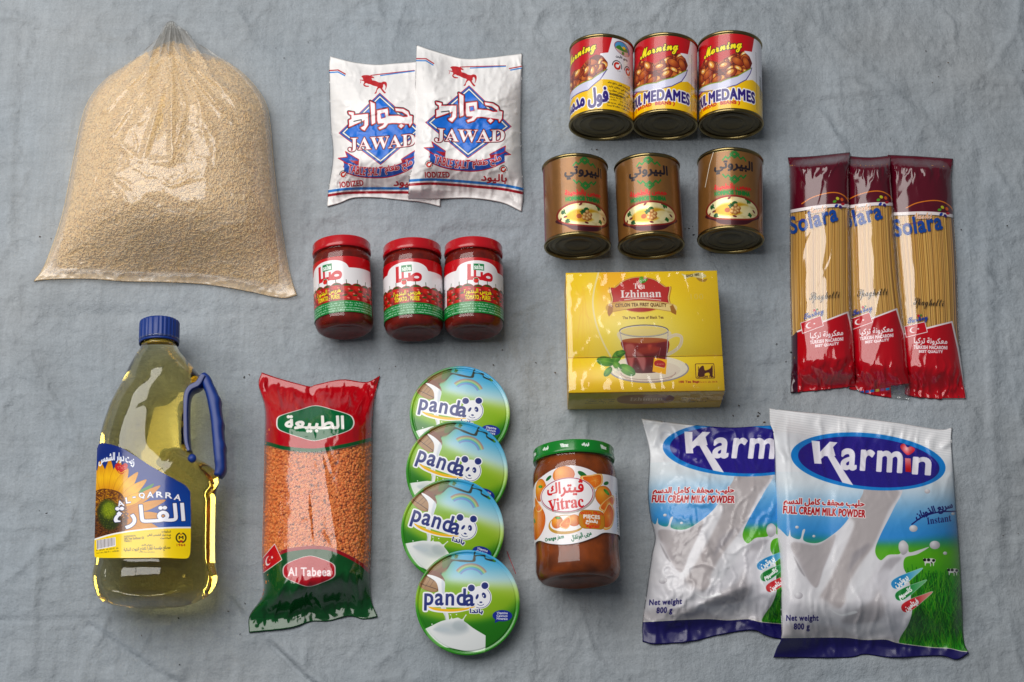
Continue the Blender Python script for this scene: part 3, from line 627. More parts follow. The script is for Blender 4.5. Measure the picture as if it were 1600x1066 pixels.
# ---- orange jam jar label (alpha gives the cut shape) and lid print
JAM_R = 475.0
JU, JB = cyl(503, -160, 566, 1408, JAM_R, 119)
def orange(c, p, r, ry=None, rot=0, leaf=None):
    x, y = JU([p])[0]; ry = ry or r
    c.poly(ell(x, y, r*1.04, ry*1.04, rot=rot), 'b85c0c'); c.poly(ell(x, y, r, ry, rot=rot), rgrad(x-r*.3, y-ry*.35, max(r, ry)*1.3, 'f6b440', 'cf6a08'))
    if leaf: c.poly(ell(x+leaf[0], y+leaf[1], leaf[2], leaf[2]*.42, rot=leaf[3]), rgrad(x+leaf[0], y+leaf[1], leaf[2], '6ab83a', '1e7a24'))
def wedge(c, pts, seed=1):
    p = JU(pts); s_ = smooth(p, n=5); m = p.mean(0); c.poly(s_, 'f0b04a'); c.poly((s_-m)*.9+m, 'f6dca0'); c.poly((s_-m)*.82+m, rgrad(m[0], m[1], 140, 'ee9030', 'd86410'))
    q = random.Random(seed)
    for i in range(16):
        a = q.uniform(0, 360); c.line([m, m+np.array([math.cos(R_(a)), math.sin(R_(a))])*q.uniform(30, 70)], 3, 'f8c070', .5)
def art_jam():
    c = Cv(-760, 60, 900, 1160, .5, 'f2eef0', 0.0)
    U, B = JU, JB
    shape = np.concatenate([[(-760,400)], smooth(U([(75,235),(150,160),(280,80),(450,44),(620,80),(750,148)]), False), [U([(985,200)])[0], (900,330), (900,925)], smooth(U([(1000,870),(920,850),(820,842),(720,890),(560,945),(400,966),(240,950),(130,912),(80,940)]), False), [(-760,1020)]])
    c.poly(shape, 'f2eef0'); c.clip = c.cov(c.edges(shape))
    c.poly([(700,330),(900,330),(900,930),(690,930)], vgrad(600, 'dfe6dc', 920, '5a9a3a'), .8, blur=10)
    for p, w, r in (((590,155), 60, 35), ((855,262), 44, -25), ((220,185), 44, -30)): x, y = U([p])[0]; c.poly(ell(x, y, w, w*.45, rot=r), '1f7030')
    orange(c, (380, 150), 122, 96); orange(c, (130, 320), 100, 128, leaf=(6, -40, 40, 15)); orange(c, (90, 700), 190, 190, leaf=(-60, -40, 50, 40))
    wedge(c, [(560,190),(680,165),(800,150),(815,250),(780,300),(700,330)]); wedge(c, [(75,400),(110,460),(155,545),(110,580),(80,520)], 2)
    orange(c, (840, 420), 128, 122, leaf=(30, -58, 52, 30))
    wedge(c, [(770,560),(830,470),(930,400),(948,480),(900,560),(840,600)], 3); wedge(c, [(890,480),(945,580),(940,700),(900,790),(820,800),(800,650),(840,560)], 4)
    ov = lambda k: np.array([(425+(x-425)*k, 390+(y-390)*k) for x, y in ell(425, 390, 285, 200, rot=-4, n=60)])
    c.poly(U(ov(1.05)+[8, 10]), 'b4aca4'); c.poly(U(ov(1.02)), 'f4f0f2'); c.line(U(ov(.985)), 9, 'a01c4a', closed=True)
    b = B(208, 215, 598, 395); c.text(ar('ڤيتراك'), b[0], b[1], b[2], b[3]+10, 'd01c24', bold=10)
    b = B(222, 415, 600, 555); c.text(serif('Vitrac'), b[0], b[1], b[2], b[3], 'd01c24', bold=4, rot=-3)
    x, y = U([(400, 735)])[0]; c.poly(ell(x, y, 205, 112, rot=4), 'c89a3a'); c.poly(ell(x+10, y-12, 192, 92, rot=4), 'f6f2f0')
    orange(c, (500, 690), 66, 66); orange(c, (315, 705), 66, 70, leaf=(14, -48, 34, 15)); wedge(c, [(340,740),(440,640),(465,700),(440,770),(400,785)], 5)
    bd = rbox(*B(552, 578, 832, 792), 70); c.poly(bd, 'c88c1e'); c.line(bd, 6, 'a0701a', closed=True); c.poly(rbox(*B(592, 618, 792, 760), 40), 'd0761a')
    c.text('WITH FRUIT', *B(565, 590, 820, 620), 'd83a28', bold=4, arc=14); b = B(602, 632, 778, 672); c.text('PIECES', *b, 'f6f0ea', bold=7); c.text(ar('بقطع'), *B(625, 680, 755, 740), 'f6f0ea', bold=5); c.text(ar('الفاكهة'), *B(632, 748, 772, 786), 'd83a28', bold=4)
    c.text('Orange Jam', *B(188, 868, 388, 920), '157048', bold=4, arc=-4); c.text(ar('مربى البرتقال'), *B(462, 835, 690, 905), '157048', bold=3, rot=-16)
    barcode(c, 560, 400, 600, 880, '7a8a80', 40, 3, True); c.scrib(610, 380, 690, 880, '5a6a60', 14, 3, .6)
    c.clip = None
    return c
def art_jam_lid():
    c = Cv(-3.1416, 0, 3.1416, .30, 260, '12822e')
    for i in range(12):
        x = -3.1416+(i+.5)*.5236
        if i % 2: c.text(serif('Vitrac'), x-.1, .11, x+.1, .2, 'eef4ee', bold=.012)
        else: c.text(ar('ڤيتراك'), x-.09, .10, x+.09, .2, 'eef4ee', bold=.012)
    return c

# ---- sunflower oil label (units: 5.33 per photo pixel from 140,690)
def art_oil():
    c = Cv(20, 0, 880, 1000, .7, '0c3f92')
    c.poly(rbox(20, 0, 880, 1000), vgrad(0, '12307c', 700, '0b4c9e'))
    q = random.Random(6); cx, cy = 150, 600
    c.poly(smooth([(350,440),(400,415),(460,385),(535,350),(500,400),(430,440)]), '3a8a3a')
    def petal(a, L, w, col, ox=0, oy=0, s=1.0):
        a = R_(a); u = np.array([math.cos(a), math.sin(a)*1.15]); n = np.array([-u[1], u[0]]); b = np.array([cx+ox, cy+oy])+u*120*s
        p = smooth([b-n*w*.5, b+u*L*.5-n*w, b+u*L*.85-n*w*.5, b+u*L, b+u*L*.8+n*w*.55, b+u*L*.45+n*w, b+n*w*.5]); m = b+u*L*.5
        c.poly(p, rgrad(m[0], m[1], L*.7, col, 'c07808')); c.line(p, 2, '9a5c08', .6, closed=True)
        for k in (-.3, 0, .3): c.line([b+n*w*k, b+u*L*.8+n*w*k*.6], 2, 'b47408', .5)
    for a in range(-30, 80, 15): petal(a, 300+q.uniform(-30, 30), 36, 'd89a2c', 60, 20)
    for a in list(range(-165, -20, 13)): petal(a, 250+q.uniform(-30, 40), 40, 'f4c41c', 0, -20)
    c.poly(smooth([(10,480),(80,400),(180,400),(270,440),(310,560),(310,700),(260,780),(160,800),(10,800)]), '6a3c0c')
    q2 = random.Random(9)
    for i in range(1500):
        a = q2.uniform(0, 6.283); r = q2.uniform(.5, 1.02); x, y = cx-10+165*r*math.cos(a), cy+200*r*math.sin(a)
        if i % 3 == 0: pass
        c.poly(ell(x, y, 7, 5, n=6), ('a8700e', 'c8900e', '7a480c', '5a300a')[i % 4] if math.sin(a) < .2 else ('6a3c0c', '4a280a', '7a4a10', '3a1e08')[i % 4], .9)
    c.poly(ell(cx+10, cy+10, 92, 130, rot=-12), '2c3a08', .95, blur=16); c.poly(ell(cx+12, cy-30, 60, 70), '8a9a14', .9, blur=24)
    for i in range(260): c.poly(ell(cx+12+q2.gauss(0, 38), cy-5+q2.gauss(0, 55), 3, n=5), ('b0b82a', '4a5a0c')[i % 2], .6)
    c.text(ar('زيت دوار الشمس'), 78, 92, 372, 176, 'eef0f6', bold=4, arc=38, rot=2)
    c.poly(smooth([(262,272),(216,226),(214,192),(240,180),(266,196),(296,180),(318,196),(306,234)]), 'c0201c'); c.scrib(232, 198, 300, 226, 'f0d0c0', 2, 4); c.line(smooth([(240,244),(262,262),(300,238)], False), 6, 'e8b828')
    cs = 'AL-QARRA'; xs = [(232,282),(302,338),(360,382),(412,458),(480,530),(556,608),(632,686),(706,760)]; yb = [540,512,482,474,466,464,472,488]
    for ch, (a, b), y in zip(cs, xs, yb):
        r = (y-466)*-.22 if a < 420 else (y-466)*.5
        c.text(ch, a, y-(46 if ch != '-' else 22), b, y-(0 if ch != '-' else 14), 'f2f2f8', bold=5, ol=('1a2050', 2), rot=r)
    c.text(ar('القـارة'), 206, 528, 790, 715, 'f0f0f8', bold=11, ol=('141c50', 5), rot=-2.5)
    bt = smooth([(20,822),(160,780),(300,752),(480,730),(660,718),(880,716)], False)
    c.poly(np.concatenate([bt, [(880,1000),(20,1000)]]), 'f2d40a'); c.line(bt, 13, 'f2f0f0')
    c.poly([(56,822),(216,796),(218,872),(60,902)], 'eceaf0')
    for i in range(15): x = 64+i*10; c.line([(x, 824-i*1.6), (x+2, 892-i*2)], 3+2*(i % 3 == 0), '5a4a3a')
    c.scrib(58, 884, 240, 930, '6a5a10', 2, 3, .8, .5, -6); c.text('INGREDIENTS', 286, 782, 382, 794, '6a5a10', bold=1, rot=-3); c.text('100% Pure Sunflower Oil', 286, 796, 452, 816, '6a5a10', bold=1, rot=-3); c.text('Vitamin E', 286, 820, 348, 836, '6a5a10', bold=1)
    c.text(ar('المكونات'), 600, 742, 676, 762, '6a5a10', bold=1); c.text(ar('زيت دوار الشمس النقي'), 480, 768, 676, 794, '6a5a10', bold=1); c.text(ar('فيتامين'), 590, 796, 676, 812, '6a5a10', bold=1)
    c.text(ar('صنع في الأردن'), 434, 852, 524, 872, '6a5a10', bold=1); c.text(ar('مصانع مؤسسة القارة لانتاج الزيوت النباتية'), 284, 876, 672, 916, '6a5a10', bold=1, rot=-3); c.scrib(406, 912, 540, 928, '6a5a10', 1, 8)
    for s_ in (-1, 1): c.line(ell(762, 802, 40, 40, a0=90-s_*20, a1=90-s_*160, n=14), 12, '3a3a10')
    c.text('M', 744, 788, 780, 812, '2a2010', bold=4); c.poly(ell(762, 832, 16, 10), 'b03a1c'); c.poly(ell(762, 774, 10, 8), 'c8901c'); c.text('1964', 726, 852, 796, 872, 'b8601c', bold=2)
    return c

# ================================================================== materials
def lin(h):
    c = C(h); return tuple(np.where(c <= .04045, c/12.92, ((c+.055)/1.055)**2.4))+(1.0,)
def newmat(name):
    m = bpy.data.materials.new(name); m.use_nodes = True; nt = m.node_tree
    return m, nt, nt.nodes['Principled BSDF'], nt.nodes['Material Output']
def N(nt, typ, **kw):
    n = nt.nodes.new(typ)
    for k, v in kw.items():
        if k in n.inputs.keys(): n.inputs[k].default_value = v
        else: setattr(n, k, v)
    return n
def add_bump(nt, b, scale, strength, dist=.001, detail=4, sy=1.0):
    tc = N(nt, 'ShaderNodeTexCoord'); mp = N(nt, 'ShaderNodeMapping'); mp.inputs['Scale'].default_value = (1, sy, 1)
    no = N(nt, 'ShaderNodeTexNoise', Scale=scale, Detail=detail); bu = N(nt, 'ShaderNodeBump', Strength=strength, Distance=dist)
    nt.links.new(tc.outputs['Object'], mp.inputs[0]); nt.links.new(mp.outputs[0], no.inputs['Vector']); nt.links.new(no.outputs['Fac'], bu.inputs['Height'])
    nt.links.new(bu.outputs[0], b.inputs['Normal']); return no, bu
def plain(name, hexc, rough=.4, metal=0.0, spec=.5, coat=0.0, bump=None, var=.0):
    m, nt, b, o = newmat(name); b.inputs['Base Color'].default_value = lin(hexc); b.inputs['Roughness'].default_value = rough
    b.inputs['Metallic'].default_value = metal; b.inputs['Specular IOR Level'].default_value = spec; b.inputs['Coat Weight'].default_value = coat; b.inputs['Coat Roughness'].default_value = .06
    if bump:
        no, _ = add_bump(nt, b, *bump)
        if var:
            r = N(nt, 'ShaderNodeMixRGB', blend_type='MULTIPLY'); r.inputs[0].default_value = 1; r.inputs[1].default_value = lin(hexc)
            cr = N(nt, 'ShaderNodeMapRange'); cr.inputs['From Min'].default_value = .3; cr.inputs['From Max'].default_value = .7; cr.inputs['To Min'].default_value = 1-var; cr.inputs['To Max'].default_value = 1+var
            nt.links.new(no.outputs['Fac'], cr.inputs[0]); nt.links.new(cr.outputs[0], r.inputs[2]); nt.links.new(r.outputs[0], b.inputs['Base Color'])
    return m
def printed(name, cv, rough=.35, coat=0.0, coatr=.06, metal=0.0, bump=None, spec=.5, clear=None, ext='EXTEND', cut=False):
    """opaque print; with clear: where the print is absent the film is transparent and glossy"""
    m, nt, b, o = newmat(name); im = cv.image(name+'_print')
    t = N(nt, 'ShaderNodeTexImage', image=im, extension=ext, interpolation='Cubic'); nt.links.new(t.outputs['Color'], b.inputs['Base Color'])
    b.inputs['Roughness'].default_value = rough; b.inputs['Coat Weight'].default_value = coat; b.inputs['Coat Roughness'].default_value = coatr; b.inputs['Metallic'].default_value = metal; b.inputs['Specular IOR Level'].default_value = spec
    if bump: add_bump(nt, b, *bump)
    if clear or cut:
        cl = clear_film(nt, **clear) if clear else N(nt, 'ShaderNodeBsdfTransparent')
        mx = N(nt, 'ShaderNodeMixShader'); nt.links.new(t.outputs['Alpha'], mx.inputs[0])
        nt.links.new(cl.outputs[0], mx.inputs[1]); nt.links.new(b.outputs[0], mx.inputs[2]); nt.links.new(mx.outputs[0], o.inputs['Surface'])
    return m
def clear_film(nt, rough=.08, gain=1.8, milky=.04, ior=1.55, tint=(.97, .97, .96, 1), bump=None):
    tr = N(nt, 'ShaderNodeBsdfTransparent', Color=tint); gl = N(nt, 'ShaderNodeBsdfGlossy', Roughness=rough); di = N(nt, 'ShaderNodeBsdfDiffuse', Color=(.8, .8, .8, 1))
    f0 = ((ior-1)/(ior+1))**2; fr = N(nt, 'ShaderNodeLayerWeight', Blend=.5); pw = N(nt, 'ShaderNodeMath', operation='POWER'); pw.inputs[1].default_value = 4.5; nt.links.new(fr.outputs['Facing'], pw.inputs[0])
    mu = N(nt, 'ShaderNodeMapRange'); mu.inputs['To Min'].default_value = f0*gain; mu.inputs['To Max'].default_value = .75; nt.links.new(pw.outputs[0], mu.inputs[0])
    m1 = N(nt, 'ShaderNodeMixShader'); m1.inputs[0].default_value = milky; nt.links.new(tr.outputs[0], m1.inputs[1]); nt.links.new(di.outputs[0], m1.inputs[2])
    m2 = N(nt, 'ShaderNodeMixShader'); nt.links.new(mu.outputs[0], m2.inputs[0]); nt.links.new(m1.outputs[0], m2.inputs[1]); nt.links.new(gl.outputs[0], m2.inputs[2])
    if bump:
        tc = N(nt, 'ShaderNodeTexCoord'); no = N(nt, 'ShaderNodeTexNoise', Scale=bump[0], Detail=3.0); bu = N(nt, 'ShaderNodeBump', Strength=bump[1], Distance=.002)
        nt.links.new(tc.outputs['Object'], no.inputs['Vector']); nt.links.new(no.outputs['Fac'], bu.inputs['Height']); nt.links.new(bu.outputs[0], gl.inputs['Normal']); nt.links.new(bu.outputs[0], fr.inputs['Normal'])
    return m2
def film(name, **k):
    m, nt, b, o = newmat(name); nt.nodes.remove(b); f = clear_film(nt, **k); nt.links.new(f.outputs[0], o.inputs['Surface']); return m
def grains(name, stops, rough=.45, sss=0.0):
    m, nt, b, o = newmat(name); g = N(nt, 'ShaderNodeNewGeometry'); r = N(nt, 'ShaderNodeValToRGB'); e = r.color_ramp.elements
    e[0].color = lin(stops[0]); e[1].color = lin(stops[-1])
    for i, s_ in enumerate(stops[1:-1]): e.new((i+1)/(len(stops)-1)).color = lin(s_)
    nt.links.new(g.outputs['Random Per Island'], r.inputs[0]); nt.links.new(r.outputs[0], b.inputs['Base Color']); b.inputs['Roughness'].default_value = rough
    return m

# ================================================================== object helpers
def mesh(name, V, F, mat, parent=None, uv=None, smooth_=True, org=None):
    V = np.asarray(V, float)
    if org is not None: V = V-np.asarray(org)
    me = bpy.data.meshes.new(name); me.from_pydata(V.tolist(), [], F if isinstance(F, list) else F.tolist()); me.update()
    if uv is not None:
        l = me.uv_layers.new(name='UVMap'); ix = np.empty(len(me.loops), int); me.loops.foreach_get('vertex_index', ix)
        l.data.foreach_set('uv', np.asarray(uv, np.float32)[ix].ravel())
    if smooth_: me.polygons.foreach_set('use_smooth', [True]*len(me.polygons))
    if mat: me.materials.append(mat)
    o = bpy.data.objects.new(name, me); COL.objects.link(o)
    if parent is not None: o.parent = parent
    return o
def thing(name, label, cat, loc=(0, 0, 0), rz=0.0, group=None):
    o = bpy.data.objects.new(name, None); COL.objects.link(o); o.empty_display_size = .02
    o.location = loc; o.rotation_euler = (0, 0, rz); o['label'] = label; o['category'] = cat
    if group: o['group'] = group
    return o
def gridfaces(nr, nc, off=0, flip=False):
    i = np.arange(nr-1)[:, None]*nc+np.arange(nc-1)[None, :]+off; i = i.ravel()
    f = np.stack([i, i+nc, i+nc+1, i+1], -1)
    return f[:, ::-1] if flip else f
def lathe(prof, n=64, a0=0.0, a1=360.0, zc=0.0):
    """profile (r, y) turned about the y axis at height zc; angle 0 is up, positive towards +x"""
    prof = np.asarray(prof, float); full = abs(a1-a0) >= 359.9; t = np.radians(np.linspace(a0, a1, n+1))
    V = np.stack([prof[:, None, 0]*np.sin(t), prof[:, None, 1]+0*t, zc+prof[:, None, 0]*np.cos(t)], -1)
    return V.reshape(-1, 3), gridfaces(len(prof), n+1), t
def weld(o, d=1e-5):
    import bmesh
    b = bmesh.new(); b.from_mesh(o.data); bmesh.ops.remove_doubles(b, verts=b.verts, dist=d); bmesh.ops.recalc_face_normals(b, faces=b.faces); b.to_mesh(o.data); b.free(); return o
def sharp(o, deg=35):
    o.data.set_sharp_from_angle(angle=R_(deg)); return o
def rs_poly(pts, n):
    p = np.asarray(pts, float); q = smooth(p, False, 8) if len(p) > 2 else p; L = np.r_[0, np.cumsum(np.hypot(*np.diff(q, axis=0).T))]
    t = np.linspace(0, L[-1], n); return np.stack([np.interp(t, L, q[:, 0]), np.interp(t, L, q[:, 1])], -1)
class Patch:
    """a sheet between four outlines given in photo pixels; z comes from a height function"""
    def __init__(s, top, right, bottom, left, nu, nv):
        T, B = rs_poly(top, nu), rs_poly(bottom, nu); L, R = rs_poly(left, nv), rs_poly(right, nv)
        u = np.linspace(0, 1, nu)[None, :, None]; v = np.linspace(0, 1, nv)[:, None, None]
        T[0] = L[0] = (T[0]+L[0])/2; T[-1] = R[0] = (T[-1]+R[0])/2; B[0] = L[-1] = (B[0]+L[-1])/2; B[-1] = R[-1] = (B[-1]+R[-1])/2
        s.P = (1-v)*T[None]+v*B[None]+(1-u)*L[:, None]+u*R[:, None]-((1-u)*(1-v)*T[0]+u*(1-v)*T[-1]+(1-u)*v*B[0]+u*v*B[-1])
        s.u = np.broadcast_to(u[..., 0], s.P.shape[:2]); s.v = np.broadcast_to(v[..., 0], s.P.shape[:2]); s.nu, s.nv = nu, nv
        s.x, s.y = s.P[..., 0], s.P[..., 1]
    def lift(s, z):
        s.z = np.broadcast_to(z, s.x.shape); s.Wd = W(s.x, s.y, s.z); return s
    def at(s, u, v, dz=0.0):
        a = np.clip(u, 0, 1)*(s.nu-1); b = np.clip(v, 0, 1)*(s.nv-1); i = np.minimum(a.astype(int), s.nu-2); j = np.minimum(b.astype(int), s.nv-2); fa = (a-i)[:, None]; fb = (b-j)[:, None]
        G = s.Wd; p = (G[j, i]*(1-fa)+G[j, i+1]*fa)*(1-fb)+(G[j+1, i]*(1-fa)+G[j+1, i+1]*fa)*fb
        n = np.cross(G[j, i+1]-G[j, i], G[j, i]-G[j+1, i]); n /= np.linalg.norm(n, axis=1)[:, None]+1e-12
        return p+n*np.asarray(dz).reshape(-1, 1), n
    def build(s, name, mat, parent, org, uvf=None, under=True, zlow=.0008, seals=None, rows=None):
        V = s.Wd.reshape(-1, 3); F = gridfaces(s.nv, s.nu, 0, False)
        if rows: r_ = F.min(1)//s.nu/s.nv; F = F[(r_ > rows[0]) & (r_ < rows[1])]
        uv = uvf(s.x.ravel(), s.y.ravel()) if uvf else None
        if under:
            e = np.minimum(np.minimum(s.u, 1-s.u), np.minimum(s.v, 1-s.v)); k = sstep(0, .10, e); low = zlow if np.ndim(zlow) else np.full(s.x.shape, zlow)
            zz = np.minimum(s.z-.0004*(k > 0), s.z*(1-k)+low*k); B = s.Wd.copy(); B[..., 2] = zz; rim = (e <= 1e-9)
            n = len(V); V = np.concatenate([V, B.reshape(-1, 3)]); F2 = gridfaces(s.nv, s.nu, n, True)
            mp = np.arange(len(V)); idx = np.nonzero(rim.ravel())[0]; mp[n+idx] = idx; F = np.concatenate([F, mp[F2]])
            if uv is not None: uv = np.concatenate([uv, uv])
        if seals:
            row = F.min(1) % (s.nv*s.nu)//s.nu; j0, j1 = int(seals[0]*s.nv), int(seals[1]*s.nv)
            for nm, k in (('top_seal', row < j0), (name, (row >= j0) & (row < j1)), ('bottom_seal', row >= j1)):
                ix, inv = np.unique(F[k], return_inverse=True); o = mesh(nm, V[ix], inv.reshape(-1, 4), mat, parent, uv[ix] if uv is not None else None, True, org)
            return o
        return mesh(name, V, F, mat, parent, uv, True, org)
def creases(x, y, lines):
    z = 0
    for x0, y0, x1, y1, amp, w in lines:
        d = np.array([x1-x0, y1-y0], float); L2 = d@d; t = ((x-x0)*d[0]+(y-y0)*d[1])/L2; tc = np.clip(t, 0, 1)
        dist = np.hypot(x-(x0+tc*d[0]), y-(y0+tc*d[1])); z = z+amp*np.exp(-(dist/w)**2)*np.sin(np.pi*np.clip(tc*.94+.03, 0, 1))**.6
    return z
def ridged(x, y, seed, k=2.0, o=3):
    return (1-np.abs(fbm(x, y, seed, o))*1.6).clip(0, 1)**k
def affine(src, dst):
    A = np.linalg.solve(np.c_[np.array(src, float), np.ones(3)], np.array(dst, float)); return lambda x, y: (np.stack([x, y, np.ones_like(x)], -1)@A).T
def scatter(name, P, Nn, T, size, mat, parent, org, seg=5, rings=(-1, -.55, .0, .55, 1), rad=(0, .8, 1, .8, 0), flat=1.0):
    """many small seeds joined in one mesh: points, normals, long axes, (length, radius) arrays"""
    n = len(P); Bn = np.cross(Nn, T); t = np.arange(seg)*2*np.pi/seg; vs = []; fs = []; cnt = 0; idx = []
    loc = []
    for k, (a, r) in enumerate(zip(rings, rad)):
        if r == 0: loc.append((a, 0, 0)); idx.append([cnt]); cnt += 1
        else:
            idx.append(list(range(cnt, cnt+seg))); cnt += seg
            for q in t: loc.append((a, r*math.cos(q), r*math.sin(q)*flat))
    loc = np.array(loc)
    for k in range(len(idx)-1):
        A, B_ = idx[k], idx[k+1]
        for j in range(seg):
            if len(A) == 1: fs.append((A[0], B_[(j+1) % seg], B_[j]))
            elif len(B_) == 1: fs.append((A[j], A[(j+1) % seg], B_[0]))
            else: fs += [(A[j], A[(j+1) % seg], B_[(j+1) % seg]), (A[j], B_[(j+1) % seg], B_[j])]
    fs = np.array(fs); V = P[:, None]+T[:, None]*(loc[None, :, :1]*size[0][:, None, None])+Bn[:, None]*(loc[None, :, 1:2]*size[1][:, None, None])+Nn[:, None]*(loc[None, :, 2:3]*size[1][:, None, None])
    F = (fs[None]+np.arange(n)[:, None, None]*len(loc)).reshape(-1, 3)
    o = mesh(name, V.reshape(-1, 3), F, mat, parent, None, True, org); o['kind'] = 'stuff'; return o

# ================================================================== the ground sheet
def tarp():
    xs = np.r_[-3.0, -2.0, -1.3, np.linspace(-.90, -.70, 12), np.linspace(-.695, .695, 540), np.linspace(.70, .90, 12), 1.3, 2.0, 3.0]; ys = np.r_[-2.4, -1.6, -1.0, np.linspace(-.65, -.47, 10), np.linspace(-.465, .565, 400), np.linspace(.57, .75, 10), 1.1, 1.7, 2.6]
    X, Y = np.meshgrid(xs, ys); z = .0026*fbm(X*5, Y*5, 21, 3)+.0026*fbm(X*17, Y*17, 31, 5)+.0030*(ridged(X*6+.6*fbm(X*5, Y*5, 2), Y*6+.5*fbm(X*4, Y*4, 12), 41, 9)-.3)+.0020*ridged(X*11+.5*fbm(X*9, Y*9, 5), Y*8, 51, 10)+.0013*ridged(X*26+.6*fbm(X*12, Y*12, 6), Y*22, 61, 8)
    q = lambda a, b: W(*a)[:2]
    for a, b, amp, w in (((325, 890), (495, 1075), -.0055, .0030), ((339, 890), (509, 1075), .0040, .007), ((-20, 966), (420, 958), -.0026, .0035), ((60, 860), (48, 1040), .0030, .008), ((140, 975), (300, 1080), -.0030, .004), ((155, 975), (315, 1080), .0018, .008),
                       ((1240, 150), (1620, 120), .0030, .008), ((560, 30), (1000, 10), .0028, .008), ((20, 60), (10, 400), .0028, .008), ((1540, 300), (1560, 900), .0026, .009), ((820, 900), (830, 1066), .002, .008), ((480, 20), (520, 360), .0018, .006), ((0, 20), (200, 60), .0026, .007), ((20, 520), (130, 700), .0024, .007), ((1210, 250), (1225, 640), .0018, .006), ((560, 350), (900, 340), .0016, .006), ((370, 20), (480, 200), .0018, .006), ((1250, 20), (1500, 230), .0022, .007)):
        p0, p1 = q(a, 0), q(b, 0); d = p1-p0; t = np.clip(((X-p0[0])*d[0]+(Y-p0[1])*d[1])/(d@d), 0, 1); wob = .006*fbm(X*9, Y*9, 77, 2)
        dist = np.hypot(X-p0[0]-t*d[0]+wob, Y-p0[1]-t*d[1]+wob); z = z+amp*np.exp(-(dist/w)**2)
    z = z-np.percentile(z[13:-13, 15:-15], 90)
    # the sheet is pressed flat where the things lie on it
    dd = np.stack([X, Y, 0*X], -1)-CAM; dp = dd@FWD; gx = 800+FPX*dd[..., 0]/dp; gy = 533-FPX*(dd@UPV)/dp; press = 0*X
    for x0, y0, x1, y1 in ((60, 90, 465, 470), (508, 90, 822, 335), (895, 90, 1190, 225), (850, 275, 955, 410), (965, 275, 1075, 410), (1090, 265, 1195, 400), (488, 395, 585, 540), (600, 395, 790, 545), (885, 440, 1135, 640), (1230, 245, 1512, 630), (140, 510, 350, 955), (388, 585, 596, 992), (630, 575, 815, 1035), (838, 705, 970, 930), (1000, 655, 1518, 1036)):
        press = np.maximum(press, sstep(-26, 2, np.minimum(np.minimum(gx-x0, x1-gx), np.minimum(gy-y0, y1-gy))))
    z = z*(1-press)+(-.0002+.04*z)*press
    m, nt, b, o = newmat('woven_tarpaulin'); L = nt.links.new; tc = N(nt, 'ShaderNodeTexCoord')
    def noise(scale, detail, sc=(1, 1, 1), rough=.55):
        mp = N(nt, 'ShaderNodeMapping'); mp.inputs['Scale'].default_value = sc; L(tc.outputs['Object'], mp.inputs[0]); n = N(nt, 'ShaderNodeTexNoise', Scale=scale, Detail=detail, Roughness=rough); L(mp.outputs[0], n.inputs['Vector']); return n.outputs['Fac']
    def mr(s_, a, b_, c, d):
        r = N(nt, 'ShaderNodeMapRange'); [r.inputs[k].__setattr__('default_value', v) for k, v in zip(('From Min', 'From Max', 'To Min', 'To Max'), (a, b_, c, d))]; L(s_, r.inputs[0]); return r.outputs[0]
    def mul(a, c):
        n = N(nt, 'ShaderNodeMath', operation='MULTIPLY'); L(a, n.inputs[0]); L(c, n.inputs[1]); return n.outputs[0]
    big = mr(noise(3.2, 8, rough=.6), .3, .7, .87, 1.12); mid = mr(noise(15, 8, rough=.75), .3, .7, .90, 1.10); wx = mr(noise(190, 4, (1, .07, 1)), .25, .75, .92, 1.08); wy = mr(noise(170, 4, (.09, 1, 1)), .25, .75, .94, 1.06); fine = mr(noise(520, 3), .25, .75, .90, 1.10)
    f = mul(mul(mul(mul(big, mid), wx), wy), fine)
    ramp = N(nt, 'ShaderNodeMixRGB'); ramp.inputs[1].default_value = (.300, .340, .380, 1); ramp.inputs[2].default_value = (.350, .358, .362, 1); L(mr(noise(2.1, 5), .42, .72, 0, .7), ramp.inputs[0])
    mm = N(nt, 'ShaderNodeMixRGB', blend_type='MULTIPLY'); mm.inputs[0].default_value = 1; L(ramp.outputs[0], mm.inputs[1]); L(f, mm.inputs[2])
    st = N(nt, 'ShaderNodeMixRGB'); L(mr(noise(9, 8, rough=.75), .62, .78, 0, .35), st.inputs[0]); L(mm.outputs[0], st.inputs[1]); st.inputs[2].default_value = (.20, .185, .165, 1)
    def creased(scale, seed, w, lo):
        mp = N(nt, 'ShaderNodeMapping'); mp.inputs['Location'].default_value = (seed, seed*.7, 0); L(tc.outputs['Object'], mp.inputs[0]); ns = N(nt, 'ShaderNodeTexNoise', Scale=scale*.9, Detail=4.0); L(mp.outputs[0], ns.inputs['Vector'])
        mx_ = N(nt, 'ShaderNodeMixRGB'); mx_.inputs[0].default_value = .05; L(mp.outputs[0], mx_.inputs[1]); L(ns.outputs['Color'], mx_.inputs[2])
        vo = N(nt, 'ShaderNodeTexVoronoi', feature='DISTANCE_TO_EDGE', Scale=scale); L(mx_.outputs[0], vo.inputs['Vector']); ln = mr(vo.outputs['Distance'], 0, w, 1, 0); mk = mr(noise(scale*.8+1, 4), .48, .66, 0, 1); return mul(ln, mk)
    c1, c2 = creased(5.0, 3.1, .05, 0), creased(13.0, 9.7, .09, 0)
    d1 = N(nt, 'ShaderNodeMath', operation='MAXIMUM'); L(c1, d1.inputs[0]); L(c2, d1.inputs[1])
    cs = N(nt, 'ShaderNodeMixRGB'); L(mr(d1.outputs[0], 0, 1, 0, .12), cs.inputs[0]); L(st.outputs[0], cs.inputs[1]); cs.inputs[2].default_value = (.13, .14, .15, 1); L(cs.outputs[0], b.inputs['Base Color'])
    b.inputs['Roughness'].default_value = .62; b.inputs['Specular IOR Level'].default_value = .3
